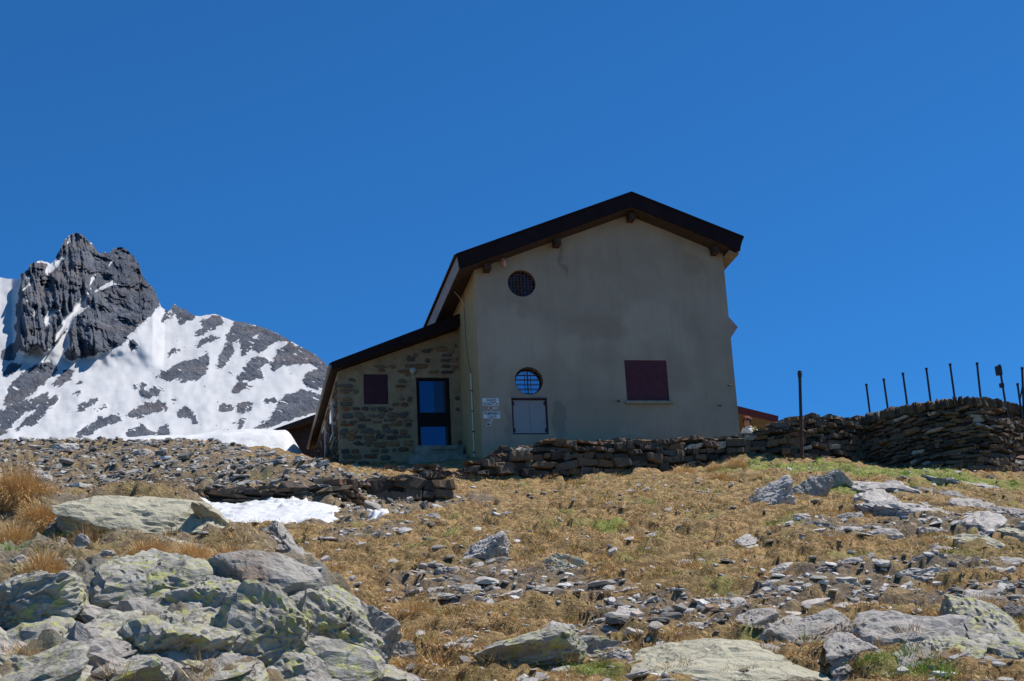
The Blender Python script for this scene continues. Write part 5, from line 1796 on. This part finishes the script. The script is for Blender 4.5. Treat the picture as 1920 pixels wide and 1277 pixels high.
def wp(u, vb, vt, D):
    a = at(u, vb, D); c = at(u, vt, D)
    return (a[0], a[1], a[2], c[2])
low_path = [wp(825, 908, 896, 38.4), wp(870, 908, 879, 38.7), wp(920, 908, 861, 39.0), wp(952, 908, 842, 39.2), wp(985, 908, 834, 39.4), wp(1040, 908, 829, 39.6), wp(1150, 902, 828, 40.0), wp(1250, 892, 825, 40.4), wp(1340, 880, 824, 40.7), wp(1400, 876, 822, 40.9), wp(1425, 874, 815, 40.9), wp(1455, 874, 796, 40.7), wp(1488, 874, 780, 40.4), wp(1520, 876, 782, 40.5), wp(1570, 882, 784, 40.9), wp(1632, 890, 786, 41.4)]
dry_wall("dry_stone_wall", low_path, "low rough dry stone wall of grey blocks running in front of the hut", (.08, .25), (.14, .50), .6, seed=3, proud=.16)
bast = [wp(1622, 892, 783, 41.5), wp(1660, 894, 772, 40.8), wp(1700, 898, 763, 40.2), wp(1750, 900, 752, 39.6), wp(1800, 903, 745, 39.2), wp(1840, 908, 742, 39.1), wp(1875, 914, 744, 39.2), wp(1900, 920, 749, 39.5), wp(1925, 926, 756, 40.0), wp(1955, 930, 768, 40.8), wp(1985, 935, 780, 41.8)]
dry_wall("dry_stone_wall", bast, "tall curved dry stone wall with upright coping stones at the right edge", (.05, .15), (.12, .5), .7, cope=.24, seed=8, proud=.08)
ret = [wp(150, 950, 930, 30.6), wp(280, 952, 926, 30.6), wp(400, 957, 921, 30.6), wp(520, 962, 916, 30.8), wp(640, 968, 911, 31.0), wp(675, 962, 906, 32.0)]
dry_wall("retaining_wall", ret, "low retaining wall of flat stones between the scree bank and the snow patch", (.04, .10), (.2, .7), .6, seed=12, proud=.05)
# smooth masonry end of the terrace
dry_wall("retaining_wall", [wp(650, 965, 909, 34.0), wp(720, 950, 899, 34.4), wp(800, 930, 888, 34.9), wp(834, 920, 891, 35.1)], "squared block wall of the terrace below the annex door", (.17, .30), (.3, .8), .9, seed=21, proud=.02, flatcap=True)
terr = [wp(700, 893, 880, 39.0), wp(760, 893, 878, 39.2), wp(825, 897, 876, 39.6)]
dry_wall("retaining_wall", terr, "short dark stone step between the annex and the terrace wall", (.06, .12), (.2, .5), .5, seed=15)

# ------------------------------------------------------------------ posts
def post(name, top, foot, D, r, label, group=None, mat="post_dark", cap=True, extra=None):
    a, b_ = at(*foot, D), at(*top, D)
    e = empty(name, a, 0, label, "post", group)
    d = Vector(b_ - a)
    down = -d.normalized() * .5
    mb = MB(); mb.tube([down, (0, 0, 0), d], r, 10); sh_ = mb.build("shaft", [mat], e, smooth=False)
    if cap:
        mb = MB(); dn = d.normalized(); mb.tube([d - dn * .02, d + dn * .03], r * 1.35, 10); mb.build("cap", [mat], e)
    return e, d
e, d = post("metal_post", (1499.5, 699), (1504, 868), 40.05, .042, "tall rusty pipe post with a cap standing against the low stone wall", mat="post_dark")
dn = d.normalized()
mb = MB(); mb.tube([d - dn * .14, d - dn * .02, d + dn * .05], [.05, .062, .05], 10); mb.build("collar", ["post_dark"], e)
mb = MB(); mb.tube([dn * .0, dn * (d.length * .47)], .049, 10); mb.build("sleeve", ["iron_rust"], e)
PG = "iron posts along the curved wall"
names = ["first iron post from the left on the curved wall", "second iron post from the left on the curved wall", "third iron post from the left on the curved wall", "fourth iron post from the left on the curved wall", "fifth iron post from the left on the curved wall", "sixth iron post from the left, tallest standing on the curve's top"]
for nm, (tu, tv, fu, fv, D) in zip(names, [(1624.5, 722, 1632, 782, 42.2), (1657, 712, 1665.5, 772, 41.4), (1693, 701, 1701.5, 762, 40.8), (1737, 692, 1745, 753, 40.2), (1781.5, 684, 1790, 746, 39.8), (1832, 682, 1838.5, 743, 39.5)]):
    post("iron_post", (tu, tv), (fu, fv), D, .028, nm, PG)
e, d = post("iron_post", (1874, 686), (1884, 748), 39.6, .028, "iron post carrying a box and a clamp on the curved wall", PG)
dn = d.normalized()
c_ = d * .84
mb = MB(); mb.box((c_.x - .12, c_.y - .05, c_.z - .11), (c_.x + .035, c_.y + .05, c_.z + .13)); mb.build("box", ["post_dark"], e)
c_ = d * .40
mb = MB(); mb.box((c_.x - .08, c_.y - .04, c_.z - .05), (c_.x + .03, c_.y + .04, c_.z + .06)); mb.build("clamp", ["post_dark"], e)
e, d = post("iron_post", (1916.5, 691), (1919, 752), 40.0, .03, "tall braced iron post at the right picture edge", PG)
mb = MB(); q = at(1912, 752, 39.95) - at(1919, 752, 40.0); mb.tube([Vector(q), d * .5], .02, 8); mb.build("brace", ["post_dark"], e)
mb = MB(); q = at(1926, 756, 40.05) - at(1919, 752, 40.0); mb.tube([Vector(q), d * .52], .02, 8); mb.build("brace", ["post_dark"], e)
post("iron_post", (1908, 721), (1912, 750), 39.8, .028, "short iron stub left of the braced post", PG)

# ------------------------------------------------------------------ person behind the wall
def person():
    g = hw(8.24, 1.25, .235)
    e = empty("person", g, 0, "person with reddish hair and pale top behind the wall by the hut's corner", "person")
    J = {"pelvis": ((0, 0, .28), .145), "waist": ((0, -.02, .46), .125), "chest": ((-.02, -.05, .74), .155), "neck0": ((-.03, -.06, .90), .09), "neck": ((-.045, -.07, .97), .062), "head0": ((-.07, -.09, 1.03), .09), "head": ((-.075, -.10, 1.10), .108), "crown": ((-.07, -.085, 1.165), .085),
         "shL": ((-.19, -.06, .87), .07), "elL": ((-.26, -.16, .58), .045), "wrL": ((-.16, -.34, .47), .032), "haL": ((-.12, -.40, .46), .036),
         "shR": ((.17, -.04, .87), .07), "elR": ((.25, -.12, .58), .045), "wrR": ((.16, -.32, .47), .032), "haR": ((.12, -.39, .46), .036),
         "hiL": ((-.10, -.06, .26), .10), "knL": ((-.15, -.44, .42), .065), "anL": ((-.14, -.52, .04), .045), "toL": ((-.14, -.68, .0), .035),
         "hiR": ((.10, -.06, .26), .10), "knR": ((.15, -.44, .42), .065), "anR": ((.14, -.52, .04), .045), "toR": ((.14, -.68, .0), .035)}
    E_ = [("pelvis", "waist"), ("waist", "chest"), ("chest", "neck0"), ("neck0", "neck"), ("neck", "head0"), ("head0", "head"), ("head", "crown"), ("chest", "shL"), ("shL", "elL"), ("elL", "wrL"), ("wrL", "haL"), ("chest", "shR"), ("shR", "elR"), ("elR", "wrR"), ("wrR", "haR"), ("pelvis", "hiL"), ("hiL", "knL"), ("knL", "anL"), ("anL", "toL"), ("pelvis", "hiR"), ("hiR", "knR"), ("knR", "anR"), ("anR", "toR")]
    ks = list(J)
    me = bpy.data.meshes.new("body")
    me.from_pydata([J[k][0] for k in ks], [(ks.index(a), ks.index(b)) for a, b in E_], [])
    tmp = bpy.data.objects.new("body", me)
    COL.objects.link(tmp)
    sk = tmp.modifiers.new("skin", 'SKIN')
    for i, k in enumerate(ks):
        me.skin_vertices[0].data[i].radius = (J[k][1], J[k][1])
    me.skin_vertices[0].data[0].use_root = True
    ss = tmp.modifiers.new("sub", 'SUBSURF'); ss.levels = 2; ss.render_levels = 2
    dg = bpy.context.evaluated_depsgraph_get(); dg.update()
    m2 = bpy.data.meshes.new_from_object(tmp.evaluated_get(dg))
    bpy.data.objects.remove(tmp)
    m2.materials.clear()
    for mm in ("skin", "shirt_white", "trousers"):
        m2.materials.append(M[mm])
    for p in m2.polygons:
        c = p.center
        far = (abs(c.x) > .2 and c.z < .62) or c.y < -.22
        p.material_index = 0 if c.z > .945 else (1 if c.z > .36 and not (c.y < -.25) else (2 if c.y < .2 and c.z < .46 and not (.40 < c.z and c.y < -.3 and abs(c.x) < .2) else 1))
        p.use_smooth = True
    b = bpy.data.objects.new("body", m2); COL.objects.link(b); b.parent = e
    # hair, fingers and face details
    D_, F_ = ICO[4]
    V = D_ * np.array([.142, .145, .135]) + np.array([-.062, -.07, 1.135])
    V += D_ * (.022 * fbm(D_ * 6, 3, 4))[:, None]
    keepf = [f for f in F_ if not (V[f][:, 1].mean() < -.15 and V[f][:, 2].mean() < 1.14) and V[f][:, 2].mean() > 1.03]
    mesh_from("hair", V, np.array(keepf), "hair_red", e)
    mb = MB(); mb.tube([(-.085, -.20, 1.10), (-.09, -.228, 1.075), (-.088, -.20, 1.06)], [.012, .016, .012], 8); mb.build("nose", ["skin"], e, smooth=True)
    mb = MB()
    for ex in (-.118, -.055):
        mb.tube([(ex - .012, -.20, 1.115), (ex + .012, -.202, 1.115)], .008, 6)
    mb.build("eyes", ["iron_dark"], e)
    for sx in (-1, 1):
        bx = .12 * sx
        for k_ in range(5):
            mb = MB(); a0 = (bx + (k_ - 2) * .016, -.42, .465); mb.tube([a0, (a0[0] - .004 * sx, -.455 + .006 * abs(k_ - 2), .455), (a0[0] - .008 * sx, -.47 + .008 * abs(k_ - 2), .435)], [.008, .008, .006], 6); mb.build("finger", ["skin"], e, smooth=True)
    mb = MB(); mb.prism([(.07, .50), (.175, .50), (.18, .92), (.10, .94)], -.215, -.195); mb.build("vest_panel", ["shirt_yellow"], e)
    # stone bench under the person
    o = put_rock("stone_bench", np.array(g) + np.array([0, .08, .06]), rot_to((0, 0, 1), 10), (.5, .28, .20), "box", "schist_grey", 3, "block of stone the person sits on behind the wall", "rock")
person()
